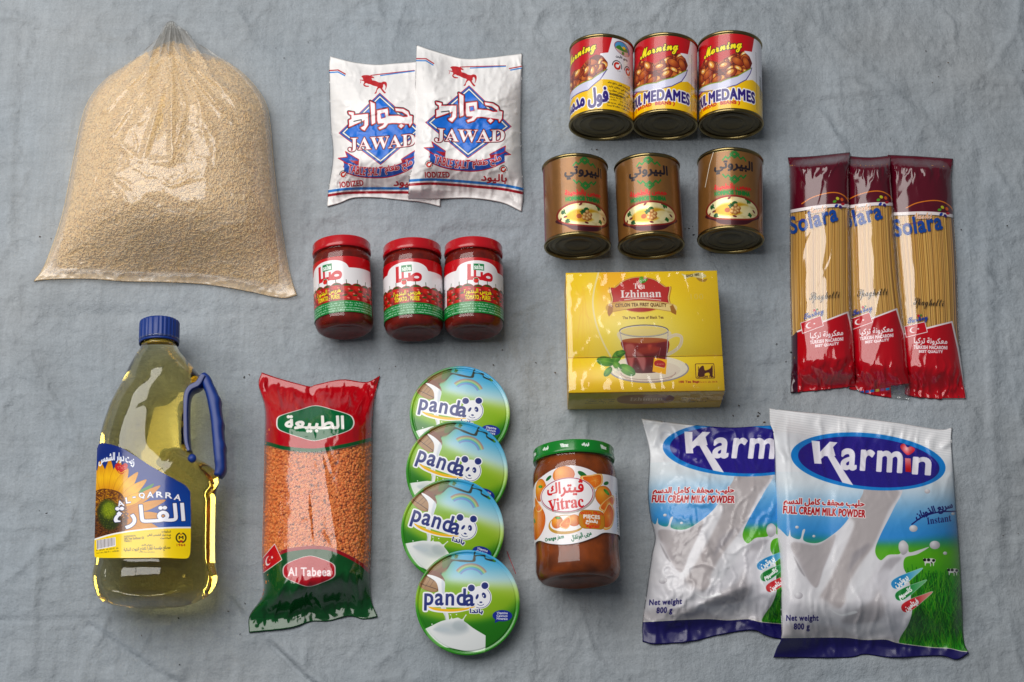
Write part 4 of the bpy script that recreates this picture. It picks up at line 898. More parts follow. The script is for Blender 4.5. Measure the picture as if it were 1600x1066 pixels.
    bu = N(nt, 'ShaderNodeBump', Strength=.35, Distance=.0006); ad = N(nt, 'ShaderNodeMath', operation='ADD'); L(wx, ad.inputs[0]); L(wy, ad.inputs[1]); b2 = N(nt, 'ShaderNodeBump', Strength=.8, Distance=.007); L(noise(38, 8, rough=.65), b2.inputs['Height']); L(ad.outputs[0], bu.inputs['Height']); b3 = N(nt, 'ShaderNodeBump', Strength=.22, Distance=.004, invert=True); L(d1.outputs[0], b3.inputs['Height']); L(b2.outputs[0], b3.inputs['Normal']); L(b3.outputs[0], bu.inputs['Normal']); L(bu.outputs[0], b.inputs['Normal'])
    g = mesh('ground_sheet', np.stack([X, Y, z], -1).reshape(-1, 3), gridfaces(len(ys), len(xs), 0, True), m); g['kind'] = 'structure'; g['label'] = 'grey woven tarpaulin spread flat under all the groceries'
tarp()
def specks():
    q = random.Random(8); pts = []
    for x, y, n, r in ((1170, 645, 9, 22), (1085, 352, 5, 8), (460, 75, 3, 20), (350, 950, 3, 30), (930, 235, 2, 4), (1540, 330, 3, 30), (1225, 560, 3, 16), (1500, 620, 1, 2), (70, 370, 2, 5), (380, 585, 2, 10), (620, 560, 2, 20), (250, 980, 4, 60), (1560, 800, 4, 60), (820, 560, 4, 50), (40, 800, 5, 60), (1450, 130, 5, 90)):
        for _ in range(n): pts.append((x+q.gauss(0, r), y+q.gauss(0, r*.6)))
    P = W([p[0] for p in pts], [p[1] for p in pts], .0005); n = len(P); rs = np.random.RandomState(2); a = rs.rand(n)*6.28
    T = np.stack([np.cos(a), np.sin(a), 0*a], -1); Nn = np.tile([0., 0, 1], (n, 1))
    o = scatter('dirt_crumb', P, Nn, T, (rs.uniform(.0005, .0016, n), rs.uniform(.0004, .0009, n)), grains('crumb', ['1a1510', '3a2c1c', '5a4020']), None, None); o['label'] = 'tiny dark crumbs of dirt scattered on the grey sheet'; o['category'] = 'dirt'
specks()

# ================================================================== cylinders: cans and jars
def seat(bot, top, R):
    a = W(*bot, R); b = W(*top, R); d = b-a; return (a[0], a[1], 0.0), math.atan2(-d[0], d[1]), math.hypot(d[0], d[1])
tin_gold = plain('lacquered_tin', '8f7f55', .28, 1.0, bump=(60, .08, .001), var=.12)
tin_end = plain('tin_end_panel', '6a6048', .34, 1.0, bump=(35, .12, .001), var=.18)
def can(name, label, group, bot, top, R, cv, mat, rad, y_top, y_bot, turn):
    loc, rz, L = seat(bot, top, R); t = thing(name, label, 'can', loc, rz, group)
    r = R-.0006
    v, f, _ = lathe([(r, .002), (r, L-.002)], 64, zc=R); mesh('body', v, f, tin_gold, t)
    for y0, s in ((0.0, 1), (L, -1)):
        pr = [(r-.0005, y0+s*.0040), (R+.0007, y0+s*.0032), (R+.0010, y0+s*.0016), (R+.0004, y0+s*.0002), (R-.0008, y0), (R-.0017, y0+s*.0004), (R-.0020, y0+s*.0030)]
        v, f, _ = lathe(pr, 64, zc=R); mesh('rim', v, f if s > 0 else f[:, ::-1], tin_gold, t)
        pe = [(R-.0020, y0+s*.0030), (R-.0034, y0+s*.0034), (R-.0040, y0+s*.0026), (R-.0062, y0+s*.0026), (R-.0068, y0+s*.0034), (R-.0100, y0+s*.0034), (R-.0106, y0+s*.0028), (R-.0120, y0+s*.0028), (R-.0126, y0+s*.0034), (R*.42, y0+s*.0034), (R*.40, y0+s*.0030), (R*.38, y0+s*.0034), (0.0001, y0+s*.0034)]
        v, f, _ = lathe(pe, 64, zc=R); mesh('base' if s > 0 else 'top', v, f if s > 0 else f[:, ::-1], tin_end, t)
    ya, yb = .0042, L-.0046; n = 96; rows = 10; yy = np.linspace(yb, ya, rows)
    v, f, ph = lathe([(r+.0004+.00006*math.sin(i*2.3), y) for i, y in enumerate(yy)], n, -180+math.degrees(turn), 180+math.degrees(turn), zc=R)
    ux = np.linspace(-math.pi, math.pi, n+1)*rad; ux = np.tile(ux, rows); uy = np.repeat(y_top+(L-yy)/L*(y_bot-y_top), n+1)
    uv = cv.uv(ux, uy); o = mesh('paper_label', v, f[:, ::-1], mat, t, uv); return t, o
bean_cv, hum_cv = art_bean(), art_hummus()
bean_m = printed('bean_can_label', bean_cv, .3, coat=.5, ext='REPEAT', coatr=.05); hum_m = printed('chickpea_can_label', hum_cv, .34, coat=.4, metal=.4, ext='REPEAT', coatr=.06)
for bot, top, turn, lb in (((939.7, 198.3), (940, 76.6), math.pi, 'bean can turned to its Arabic side, with a white panel and round red seals'), ((1039, 197.7), (1040.4, 74.6), 0.0, 'bean can between two others, red and yellow label, English name facing up'), ((1142, 196.8), (1140.3, 71.5), -.05, 'bean can at the open end of its row, English name facing up')):
    can('bean_can', lb, 'cans of beans in a row', bot, top, .0366, bean_cv, bean_m, BEAN_R, 175, 904, turn)
for bot, top, turn, lb in (((902.4, 387), (898.4, 260.9), .30, 'bronze chickpea dip can with a magenta label edge, end of its row'), ((1017.6, 386.3), (1010.7, 260.4), 0.0, 'bronze chickpea dip can lying between the two others of its row'), ((1141.6, 377.5), (1141, 252), .06, 'bronze chickpea dip can with a pale scratch down its label')):
    t, o = can('chickpea_can', lb, 'bronze cans of chickpea dip', bot, top, .0366, hum_cv, hum_m, HUM_R, 155, 921, turn)
# the scratch
E_ = [(-.62, .105, ), (-.78, .088), (-.90, .070), (-.98, .060)]; pts = []
Rr = .0366-.0006+.0006
for k, (a, y) in enumerate(E_):
    for s in (-1, 1): pts.append(((Rr)*math.sin(a+s*.012), y*.93, .0366+Rr*math.cos(a+s*.012)))
sc_ = mesh('scratch', pts, [(2*i, 2*i+1, 2*i+3, 2*i+2) for i in range(len(E_)-1)], plain('bare_paper', 'd8cbb8', .6), o)

glass = film('clear_glass', rough=.07, gain=1.25, milky=.0, ior=1.5, tint=(.95, .97, .96, 1))
def jar(name, label, group, cat, bot, top, R, lidR, prof, fill, fillmat, lidprof, lidmat, cv, mat, rad, y_top, y_bot, ph0, ph1, turn, ya, yb, lidcv=None, n=72):
    loc, rz, L = seat(bot, top, R); t = thing(name, label, cat, loc, rz, group)
    v, f, _ = lathe([(a*R, b*L) for a, b in prof], 64, zc=R); mesh('glass', v, f, glass, t)
    v, f, _ = lathe([(a*R, b*L) for a, b in fill], 64, zc=R); mesh('filling', v, f, fillmat, t)
    v, f, ph = lathe([(a*lidR, L+b) for a, b in lidprof], 72, -180, 180, zc=R); uv = None
    if lidcv is not None: ux = np.tile(ph, len(lidprof)); uy = np.repeat([.30*min(1, max(0, -b/.0125)) for a, b in lidprof], len(ph)); uv = lidcv.uv(ux, uy)
    sharp(mesh('lid', v, f, lidmat, t, uv), 50)
    rows = 16; yy = np.linspace(y_top_l(L, ya, y_top, y_bot), y_top_l(L, yb, y_top, y_bot), rows)
    v, f, _ = lathe([(R+.0005, y) for y in yy], n, ph0+math.degrees(turn), ph1+math.degrees(turn), zc=R)
    ux = np.tile(np.radians(np.linspace(ph0, ph1, n+1))*rad, rows); uy = np.repeat(y_top+(L-yy)/L*(y_bot-y_top), n+1)
    mesh('paper_label', v, f[:, ::-1], mat, t, cv.uv(ux, uy)); return t
def y_top_l(L, y, a, b): return L-(y-a)/(b-a)*L
tom_cv = art_tomato(); tom_m = printed('tomato_jar_label', tom_cv, .25, coat=.4, coatr=.05)
puree = plain('tomato_puree', '701206', .5, spec=.2, bump=(140, .12, .002, 6), var=.35); red_lid = plain('red_lid_enamel', 'b8101c', .22, coat=.3, bump=(80, .03, .001))
tprof = [(.02, .030), (.55, .028), (.66, .010), (.72, .0), (.80, .004), (.92, .03), (.985, .075), (1, .12), (1, .20), (.993, .30), (.993, .72), (1, .745), (1, .80), (.975, .835), (.92, .86), (.905, .875), (.93, .882), (.93, .892), (.90, .90), (.90, .95)]
tfill = [(.02, .036), (.54, .034), (.66, .018), (.73, .010), (.80, .013), (.91, .037), (.970, .08), (.985, .12), (.985, .20), (.978, .30), (.978, .72), (.985, .745), (.985, .80), (.955, .838), (.905, .862), (.89, .875), (.885, .93), (.3, .94), (.01, .94)]
tlid = [(.90, -.0128), (.985, -.0128), (1.0, -.0118), (1.005, -.0095), (.985, -.0080), (.985, -.0015), (.965, -.0003), (.93, .0), (.90, -.0012), (.4, -.0014), (.001, -.0014)]
for bot, top, turn, lb in (((539, 520), (533.5, 383.7), -.30, 'tomato puree jar standing apart from the touching pair, near the rice bag'), ((647, 523), (643.9, 387.6), 0.0, 'tomato puree jar in the middle of three, touching the next jar'), ((740.4, 521), (739.8, 386), .36, 'tomato puree jar with the barcode showing on the side of its label')):
    jar('tomato_jar', lb, 'tomato puree jars with red lids', 'jar', bot, top, .0325, .0327, tprof, tfill, puree, tlid, red_lid, tom_cv, tom_m, TOM_R, 134, 935, -114, 88, turn, 338, 842)
jam_cv, jl_cv = art_jam(), art_jam_lid(); jam_m = printed('jam_jar_label', jam_cv, .25, coat=.4, coatr=.05, cut=True)
jam = plain('orange_jam', '80380a', .5, spec=.2, bump=(55, .25, .003, 5), var=.45); green_lid = printed('green_lid_enamel', jl_cv, .22, coat=.3)
jprof = [(.02, .022), (.62, .020), (.74, .006), (.80, .0), (.88, .006), (.96, .035), (1, .075), (1, .14), (.988, .16), (.988, .72), (1, .74), (1, .79), (.985, .83), (.94, .87), (.915, .885), (.90, .90), (.915, .905), (.90, .915), (.90, .96)]
jfill = [(a*.982, .007+b*.985) for a, b in jprof[:-2]]+[(.3, .90), (.01, .90)]
jlid = [(.90, -.0140), (.985, -.0140), (1.0, -.0125), (1.004, -.0112), (.992, -.0102), (.992, -.0015), (.975, -.0003), (.94, .0), (.91, -.0012), (.4, -.0014), (.001, -.0014)]
jar('jam_jar', 'large orange jam jar with a green printed lid, beside the round cheese boxes', None, 'jar', (904.3, 910), (896, 704), .0447, .0436, jprof, jfill, jam, jlid, green_lid, jam_cv, jam_m, JAM_R, -160, 1408, -88, 106, 0.0, 62, 1100, jl_cv)

# ================================================================== tea box
def tea_box():
    h = .058; cs = [(884, 426), (1120.4, 422.4), (1132.8, 610), (889, 613.6)]
    P = np.array([W(x, y, h) for x, y in cs]); org = np.array([*P[:, :2].mean(0), 0]); t = thing('tea_box', 'yellow carton of tea bags sealed in crinkled cellophane', 'box', org)
    top_cv = art_tea(); mt = printed('tea_box_print', top_cv, .35, coat=.0, bump=(300, .04, .001)); ms = printed('tea_box_side_print', art_tea_side(), .4); card = plain('yellow_card', 'c89a1c', .45, bump=(120, .05, .001))
    Q = lambda u, v, z: ((P[0]*(1-u)+P[1]*u)*(1-v)+(P[3]*(1-u)+P[2]*u)*v)*[1, 1, 0]+[0, 0, z]
    b = .0012
    for nm, v0, v1 in (('carton', 0.0, .7115), ('front_section', .716, 1.0)):
        us = [0, .004, .5, .996, 1]; V = []; U = []; F = []
        vs = [v0, v0+.004, (v0+v1)/2, v1-.004, v1]
        for j, v in enumerate(vs):
            for i, u in enumerate(us):
                edge = i in (0, 4) or j in (0, 4); V.append(Q(u, v, h-(b if edge else 0))); U.append((u, 1-v))
        F = [tuple(x) for x in gridfaces(5, 5)]
        tv, tf, tu = V, F, U
        # walls
        ring = [Q(u, v0, h-b) for u in us]+[Q(1, v, h-b) for v in vs[1:]]+[Q(u, v1, h-b) for u in us[::-1][1:]]+[Q(0, v, h-b) for v in vs[::-1][1:-1]]
        n = len(ring); V = ring+[np.array([*p[:2], 0.0004]) for p in ring]
        cb = mesh(nm, V, [(i, (i+1) % n, n+(i+1) % n, n+i) for i in range(n)], card, t, None, False, org); mesh('top_panel', tv, tf, mt, cb, tu, True, org)
    q0, q1 = Q(0, 1, h-b), Q(1, 1, h-b); off = np.array([0, -.0006, 0]); V = [q0+off, q1+off, np.array([*q1[:2], .001])+off, np.array([*q0[:2], .001])+off]
    mesh('side_print', V, [(0, 3, 2, 1)], ms, cb, [(0, 1), (1, 1), (1, 0), (0, 0)], False, org)
    nu, nv = 70, 60; u, v = np.meshgrid(np.linspace(-.004, 1.004, nu), np.linspace(-.005, 1.006, nv)); e = np.minimum(np.minimum(u, 1-u), np.minimum(v, 1-v))
    rs = ridged(u*16+.8*fbm(u*5, v*5, 3), v*3.5, 5, 5)*sstep(.75, 1, v)+ridged(u*16+fbm(u*4, v*4, 8), v*4, 9, 5)*sstep(.25, 0, v)+ridged(u*6+v*3, v*5-u*2, 13, 9)*.5
    X = Q(u[..., None], v[..., None], 0); X[..., 2] = h+.0006+.0011*rs-.0016*(1-sstep(0, .02, e+.005))
    wrap = film('cellophane', rough=.08, gain=1.5, milky=.01, bump=(20, .05))
    V = X.reshape(-1, 3).tolist(); F = gridfaces(nv, nu).tolist(); ed = [(nv-1)*nu+i for i in range(nu)]; k = len(V)
    for i in ed: V.append([V[i][0]+.0004*math.sin(i*.9), V[i][1]-.0010, .0006])
    F += [(ed[i], k+i, k+i+1, ed[i+1]) for i in range(nu-1)]
    mesh('cellophane_wrap', V, F, wrap, t, None, True, org)
tea_box()

# ================================================================== round cheese boxes
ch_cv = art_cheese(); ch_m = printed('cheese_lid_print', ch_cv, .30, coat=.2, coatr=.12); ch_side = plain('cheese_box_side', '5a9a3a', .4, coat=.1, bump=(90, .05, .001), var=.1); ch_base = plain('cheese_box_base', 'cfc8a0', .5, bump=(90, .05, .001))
def cheese(label, c, tilt, spin, z):
    R, T = .0547, .016; p = W(*c, z); t = bpy.data.objects.new('cheese_box', None); COL.objects.link(t); t['label'] = label; t['category'] = 'box'; t['group'] = 'round cheese boxes overlapping in a column'; t.empty_display_size = .02
    M = Matrix.Rotation(R_(tilt), 4, 'X')@Matrix.Rotation(R_(-spin), 4, 'Z'); base = Vector(p)+M@Vector((0, 0, -T)); t.matrix_world = Matrix.Translation(base)@M
    pr = [(.0001, 0), (R*.90, 0), (R*.915, -.0004), (R*.925, -.0011), (R*.94, -.0011), (R*.955, -.0002), (R*.985, .0), (R, -.0008)]
    n = 72; a = np.linspace(0, 2*np.pi, n+1); V = np.array([[(r*math.cos(q), r*math.sin(q), T+dz) for q in a] for r, dz in pr]).reshape(-1, 3)
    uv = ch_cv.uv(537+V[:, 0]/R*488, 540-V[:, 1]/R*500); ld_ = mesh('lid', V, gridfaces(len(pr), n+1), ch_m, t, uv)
    sd = [(R, T-.0008), (R+.0001, T-.009), (R-.0003, T-.0092)]; V = np.array([[(r*math.cos(q), r*math.sin(q), z_) for q in a] for r, z_ in sd]).reshape(-1, 3); mesh('lid_side', V, gridfaces(len(sd), n+1), ch_side, ld_)
    bs = [(R-.0008, T-.0091), (R-.0008, .0008), (R-.0016, 0), (.0001, 0)]; V = np.array([[(r*math.cos(q), r*math.sin(q), z_) for q in a] for r, z_ in bs]).reshape(-1, 3); mesh('tray', V, gridfaces(len(bs), n+1), ch_base, t)
cheese('round cheese box lying flat under the end of the overlapping column, nearest the tomato jars', (718.4, 646), 0, 10, .016)
cheese('round cheese box leaning on the flat one, second from the tomato jars', (714, 737), 13.5, 19, .0286)
cheese('round cheese box partly covered by the uncovered one, third from the tomato jars', (707, 828.5), 13.5, 17, .0286)
cheese('round cheese box with its whole lid uncovered, on top of the overlapping column', (730.5, 941.5), 11.8, 1, .0274)
# a red thread and a torn white pull tab by the last box
pt = W([792, 796, 801, 806], [861, 872, 884, 897], [.004, .010, .008, .014]); 
def tube(name, path, rad, mat, parent, org=None, seg=6, flat=1.0, up=(0, 0, 1)):
    P = np.asarray(path, float); d = np.gradient(P, axis=0); d /= np.linalg.norm(d, axis=1)[:, None]; r = np.broadcast_to(rad, len(P)); up = np.asarray(up, float)
    s_ = np.cross(d, up); s_ /= np.linalg.norm(s_, axis=1)[:, None]+1e-9; w_ = np.cross(s_, d); t = np.arange(seg)*2*np.pi/seg
    V = P[:, None]+s_[:, None]*(np.cos(t)[None, :, None]*r[:, None, None])+w_[:, None]*(np.sin(t)[None, :, None]*(r*flat)[:, None, None]); n = len(P)
    F = [(i*seg+j, i*seg+(j+1) % seg, (i+1)*seg+(j+1) % seg, (i+1)*seg+j) for i in range(n-1) for j in range(seg)]+[tuple(range(seg))[::-1], tuple((n-1)*seg+j for j in range(seg))]
    return mesh(name, V.reshape(-1, 3), F, mat, parent, None, True, org)
th = tube('opening_thread', pt, .00035, plain('red_thread', 'b02030', .6), None); th['label'] = 'thin red thread beside the uncovered cheese box'; th['category'] = 'thread'

# ================================================================== bags
def ends(v, a, b): return sstep(0, a, v)*sstep(1, 1-b, v)
def bulge(u, p=2.6, e=.55): return np.clip(1-np.abs(2*u-1)**p, 0, 1)**e

# ---- two salt bags
salt_cv = art_salt(); salt_m = printed('salt_bag_print', salt_cv, .42, coat=.12, coatr=.2, bump=(240, .05, .001))
def salt_bag(label, outl, uvf, base, cr, seed, zlow=.0008):
    p = Patch(*outl, 90, 120); u, v, x, y = p.u, p.v, p.x, p.y
    z = .0015+base(x, y)+.038*bulge(u, 2.8, .6)*ends(v, .30, .30)**.9
    e = np.minimum(v, 1-v); nearend = sstep(.30, .08, e)
    z = z+.0016*fbm(x*.06, y*.06, seed)*sstep(0, .1, e)*sstep(0, .06, np.minimum(u, 1-u))+nearend*.0030*(ridged(x*.07+.6*fbm(x*.03, y*.03, seed+3), y*.012, seed+1, 3)-.4)*sstep(.0, .05, e)+.0016*(ridged(x*.035, y*.045+x*.02, seed+5, 9))*sstep(0, .08, e)
    z = z+creases(x, y, cr)+.0012*fbm(x*.05, y*.02, seed+9)*(e < .06); z = np.maximum(z, base(x, y)+.0006)
    p.lift(z); c = p.Wd[60, 45]; org = np.array([c[0], c[1], 0]); t = thing('salt_bag', label, 'bag', org, 0, 'white bags of table salt')
    zl = base(x, y)+.0004; p.build('pouch', salt_m, t, org, uvf, True, zl, (.07, .95)); return t
sf = lambda x, y: salt_cv.uv((x-660)*5.073, (y-90)*5.073)
k_ = lambda X, Y: (500+X/3.806, 60+Y/3.806)
ab = affine([k_(357, 327), k_(112, 560), k_(360, 752)], [k_(888, 283), k_(627, 497), k_(880, 712)])
zero = lambda x, y: 0*x
salt_bag('white salt bag lying partly under the other one', ([(516, 88), (552, 97), (587, 101), (618, 99), (647, 97), (690, 94)], [(690, 94), (692, 160), (690, 250), (688, 323)], [(511, 323), (530, 318), (552, 309.6), (587, 309), (618, 312), (658, 316), (688, 323)], [(516, 88), (514, 112), (516, 191), (520, 244), (513, 296), (511, 323)]),
         lambda x, y: sf(*ab(x, y)), lambda x, y: -.016*sstep(635, 675, x)*sstep(0, 1, 1)+.016*sstep(635, 675, x), [(525, 300, 575, 285, .002, 5), (560, 292, 610, 300, -.002, 6), (530, 130, 545, 200, .0012, 6)], 5)
salt_bag('white salt bag resting on top of the other one, label fully visible', ([(651, 70.5), (684, 81), (723, 91.5), (763, 90), (816, 83.6)], [(816, 83.6), (815, 139), (814, 191), (815, 244), (818, 304), (815, 331)], [(638, 312), (684, 311), (736, 310), (784, 317), (815, 331)], [(651, 70.5), (650, 94), (647, 165), (643, 244), (639, 283), (638, 312)]),
         sf, lambda x, y: .024*sstep(715, 640, x)*sstep(75, 110, y)*sstep(320, 295, y)+.0*x, [(655, 250, 700, 282, .002, 6), (790, 300, 812, 322, .002, 4), (676, 284, 672, 305, -.002, 3), (660, 150, 672, 200, .0015, 7), (700, 190, 730, 210, .001, 5)], 15)

# ---- two milk powder bags
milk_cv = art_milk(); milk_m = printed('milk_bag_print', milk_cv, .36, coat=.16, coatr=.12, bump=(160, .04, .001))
def milk_bag(label, outl, uvf, base, cr, seed, puff=1.0, rum=1.0):
    p = Patch(*outl, 120, 150); u, v, x, y = p.u, p.v, p.x, p.y; e = np.minimum(np.minimum(v/.06, 1), np.minimum((1-v)/.05, 1)); su = np.minimum(u, 1-u)
    z = .0015+base(x, y)+.043*puff*bulge(u, 3.0, .6)*sstep(.05, .34, v)*sstep(.965, .76, v)
    ne = sstep(.40, .10, np.minimum(v, 1-v))
    z = z+rum*.0026*fbm(x*.022, y*.022, seed)*sstep(0, .12, su)*sstep(.03, .2, v)+ne*.0026*(ridged(x*.045+.8*fbm(x*.02, y*.02, seed+3), y*.010, seed+1, 3)-.35)*e+rum*.0018*ridged(x*.020+y*.012, y*.018-x*.006, seed+5, 9)*sstep(0, .1, su)
    z = z+rum*.0015*ridged(x*.05+.7*fbm(x*.03, y*.03, seed+21), y*.03+x*.02, seed+22, 11)*sstep(0, .1, su)*sstep(.05, .15, v)*sstep(.97, .9, v)+creases(x, y, cr)+.003*sstep(.06, 0, v)*np.sin(x*.05+1)*.5+.0035*fbm(x*.03, y*.01, seed+8)*sstep(.94, 1, v); z = np.maximum(z, base(x, y)+.0006)
    p.lift(z); c = p.Wd[75, 60]; org = np.array([c[0], c[1], 0]); t = thing('milk_powder_bag', label, 'bag', org, 0, 'bags of milk powder'); p.build('pouch', milk_m, t, org, uvf, True, base(x, y)+.0004, (.055, .95)); return t
mf = lambda x, y: milk_cv.uv((x-1190)*4.848, (y-630)*4.848)
k8 = lambda X, Y: (990+X/2.6, 630+Y/2.6)
mb = affine([k8(205, 115), k8(63, 822), k8(565, 215)], [k8(722, 152), k8(620, 885), k8(1085, 272)])
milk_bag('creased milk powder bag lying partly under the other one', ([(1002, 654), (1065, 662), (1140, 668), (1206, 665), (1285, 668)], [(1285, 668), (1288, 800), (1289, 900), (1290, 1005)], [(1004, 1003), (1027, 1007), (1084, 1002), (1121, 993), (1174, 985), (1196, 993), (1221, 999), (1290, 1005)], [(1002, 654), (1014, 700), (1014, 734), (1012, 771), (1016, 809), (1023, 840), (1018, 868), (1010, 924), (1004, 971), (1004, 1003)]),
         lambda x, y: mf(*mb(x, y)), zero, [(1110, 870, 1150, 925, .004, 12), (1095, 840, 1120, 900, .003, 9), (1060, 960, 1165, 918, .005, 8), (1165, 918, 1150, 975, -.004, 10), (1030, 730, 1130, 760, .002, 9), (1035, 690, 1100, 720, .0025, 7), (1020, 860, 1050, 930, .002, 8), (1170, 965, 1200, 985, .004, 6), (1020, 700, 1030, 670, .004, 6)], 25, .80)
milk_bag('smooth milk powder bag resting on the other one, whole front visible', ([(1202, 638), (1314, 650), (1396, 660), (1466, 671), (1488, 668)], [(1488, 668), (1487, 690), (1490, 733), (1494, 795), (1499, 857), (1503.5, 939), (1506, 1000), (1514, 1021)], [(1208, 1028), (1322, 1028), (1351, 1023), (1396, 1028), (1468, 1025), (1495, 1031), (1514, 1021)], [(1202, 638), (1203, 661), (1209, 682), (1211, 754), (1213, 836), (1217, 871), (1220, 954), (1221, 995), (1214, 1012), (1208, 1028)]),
         mf, lambda x, y: .028*sstep(1300, 1205, x)*sstep(640, 690, y)*sstep(1030, 990, y), [(1214, 700, 1230, 720, .003, 6), (1225, 720, 1232, 840, .0016, 6), (1225, 960, 1240, 990, .003, 4), (1410, 990, 1432, 950, .003, 6), (1470, 700, 1486, 690, .003, 5), (1225, 860, 1238, 960, .0012, 6), (1340, 990, 1400, 975, .0015, 8)], 35, 1.0, .15)

# ---- lentil bag
def lentil_bag():
    cv = art_lentil(); m = printed('lentil_bag_print', cv, .16, coat=.4, coatr=.04, bump=(110, .08, .002), clear=dict(rough=.18, gain=1.5, milky=.02, bump=(70, .45)))
    outl = ([(409, 582), (432, 590), (460, 598), (485, 604), (494, 601), (535, 593), (572, 597), (594, 587)], [(594, 587), (587, 615), (582.5, 652), (581.5, 735), (580.5, 838), (578.4, 892), (580.5, 937), (590, 964)], [(389, 989), (452, 982), (485, 972), (514, 971), (545, 963), (568, 968), (590, 964)], [(409, 582), (404, 601), (413, 638), (413, 694), (411, 797), (409, 880), (411, 927), (390, 962), (389, 989)])
    p = Patch(*outl, 110, 190); u, v, x, y = p.u, p.v, p.x, p.y; su = np.minimum(u, 1-u)
    body = bulge(u, 2.8, .55)*sstep(.02, .20, v)*sstep(.965, .80, v); ne = sstep(.30, .06, v)+sstep(.72, .94, v)
    cr = [(425, 600, 440, 650, .003, 5), (450, 606, 470, 640, .003, 6), (486, 604, 492, 640, -.004, 5), (500, 612, 520, 645, .0035, 6), (550, 615, 530, 650, .003, 6), (575, 600, 555, 650, .003, 5), (425, 950, 450, 900, .0035, 5), (450, 960, 470, 900, .002, 5), (505, 965, 500, 900, .003, 6), (540, 955, 545, 890, .003, 5), (565, 960, 555, 900, .0025, 5), (500, 700, 530, 870, .0016, 5), (485, 760, 492, 850, -.0012, 3), (505, 690, 520, 740, .0012, 3), (580, 600, 590, 590, .004, 6), (410, 590, 412, 610, .004, 5)]
    wr = .0022*ne*(ridged(x*.08+fbm(x*.03, y*.03, 4), y*.02, 6, 2)-.4)*sstep(0, .06, v)*sstep(1, .95, v)
    z0 = .0015+.046*body; z = np.maximum(z0+wr+creases(x, y, cr)*sstep(0, .05, su)+.0008*fbm(x*.05, y*.05, 3)*sstep(0, .1, su)+.002*fbm(x*.03, y*0, 9)*(sstep(.95, 1, v)), .0006)
    p.lift(z); c = p.Wd[95, 55]; org = np.array([c[0], c[1], 0]); t = thing('lentil_bag', 'long red and green bag with a clear window onto orange lentils', 'bag', org)
    p.build('film', m, t, org, lambda x, y: cv.uv((x-370)*4.846, (y-570)*4.846))
    q = Patch(*outl, 110, 190); q.lift(np.maximum(z0-.0026, .0012)); rs = np.random.RandomState(4); n = 7500
    uu, vv = rs.rand(n)*.96+.02, .20+rs.rand(n)*.60; P, Nn = q.at(uu, vv, -rs.rand(n)*.0022); k = P[:, 2] > .004; P, Nn = P[k], Nn[k]; n = len(P)
    Nn = Nn+rs.randn(n, 3)*.35; Nn /= np.linalg.norm(Nn, axis=1)[:, None]; T = np.cross(Nn, rs.randn(n, 3)); T /= np.linalg.norm(T, axis=1)[:, None]; r = rs.uniform(.00155, .0019, n)
    scatter('lentil_mass', P, Nn, T, (r*.98, r), grains('lentil', ['e07420', 'ea8230', 'f09040', 'dc6c1c', 'f49a4c'], .55), t, org, 7, (-1, -.6, 0, .6, 1), (0, .8, 1, .8, 0), .8)
    b = Patch(*outl, 40, 60); b.lift(np.maximum(.0008+.0405*bulge(b.u, 2.8, .55)*sstep(.1, .24, b.v)*sstep(.9, .78, b.v), .0007)); b.build('lentil_core', plain('lentil_core', 'd8702a', .7, bump=(300, .6, .003), var=.3), t, org, None, False, rows=(.16, .84))
lentil_bag()

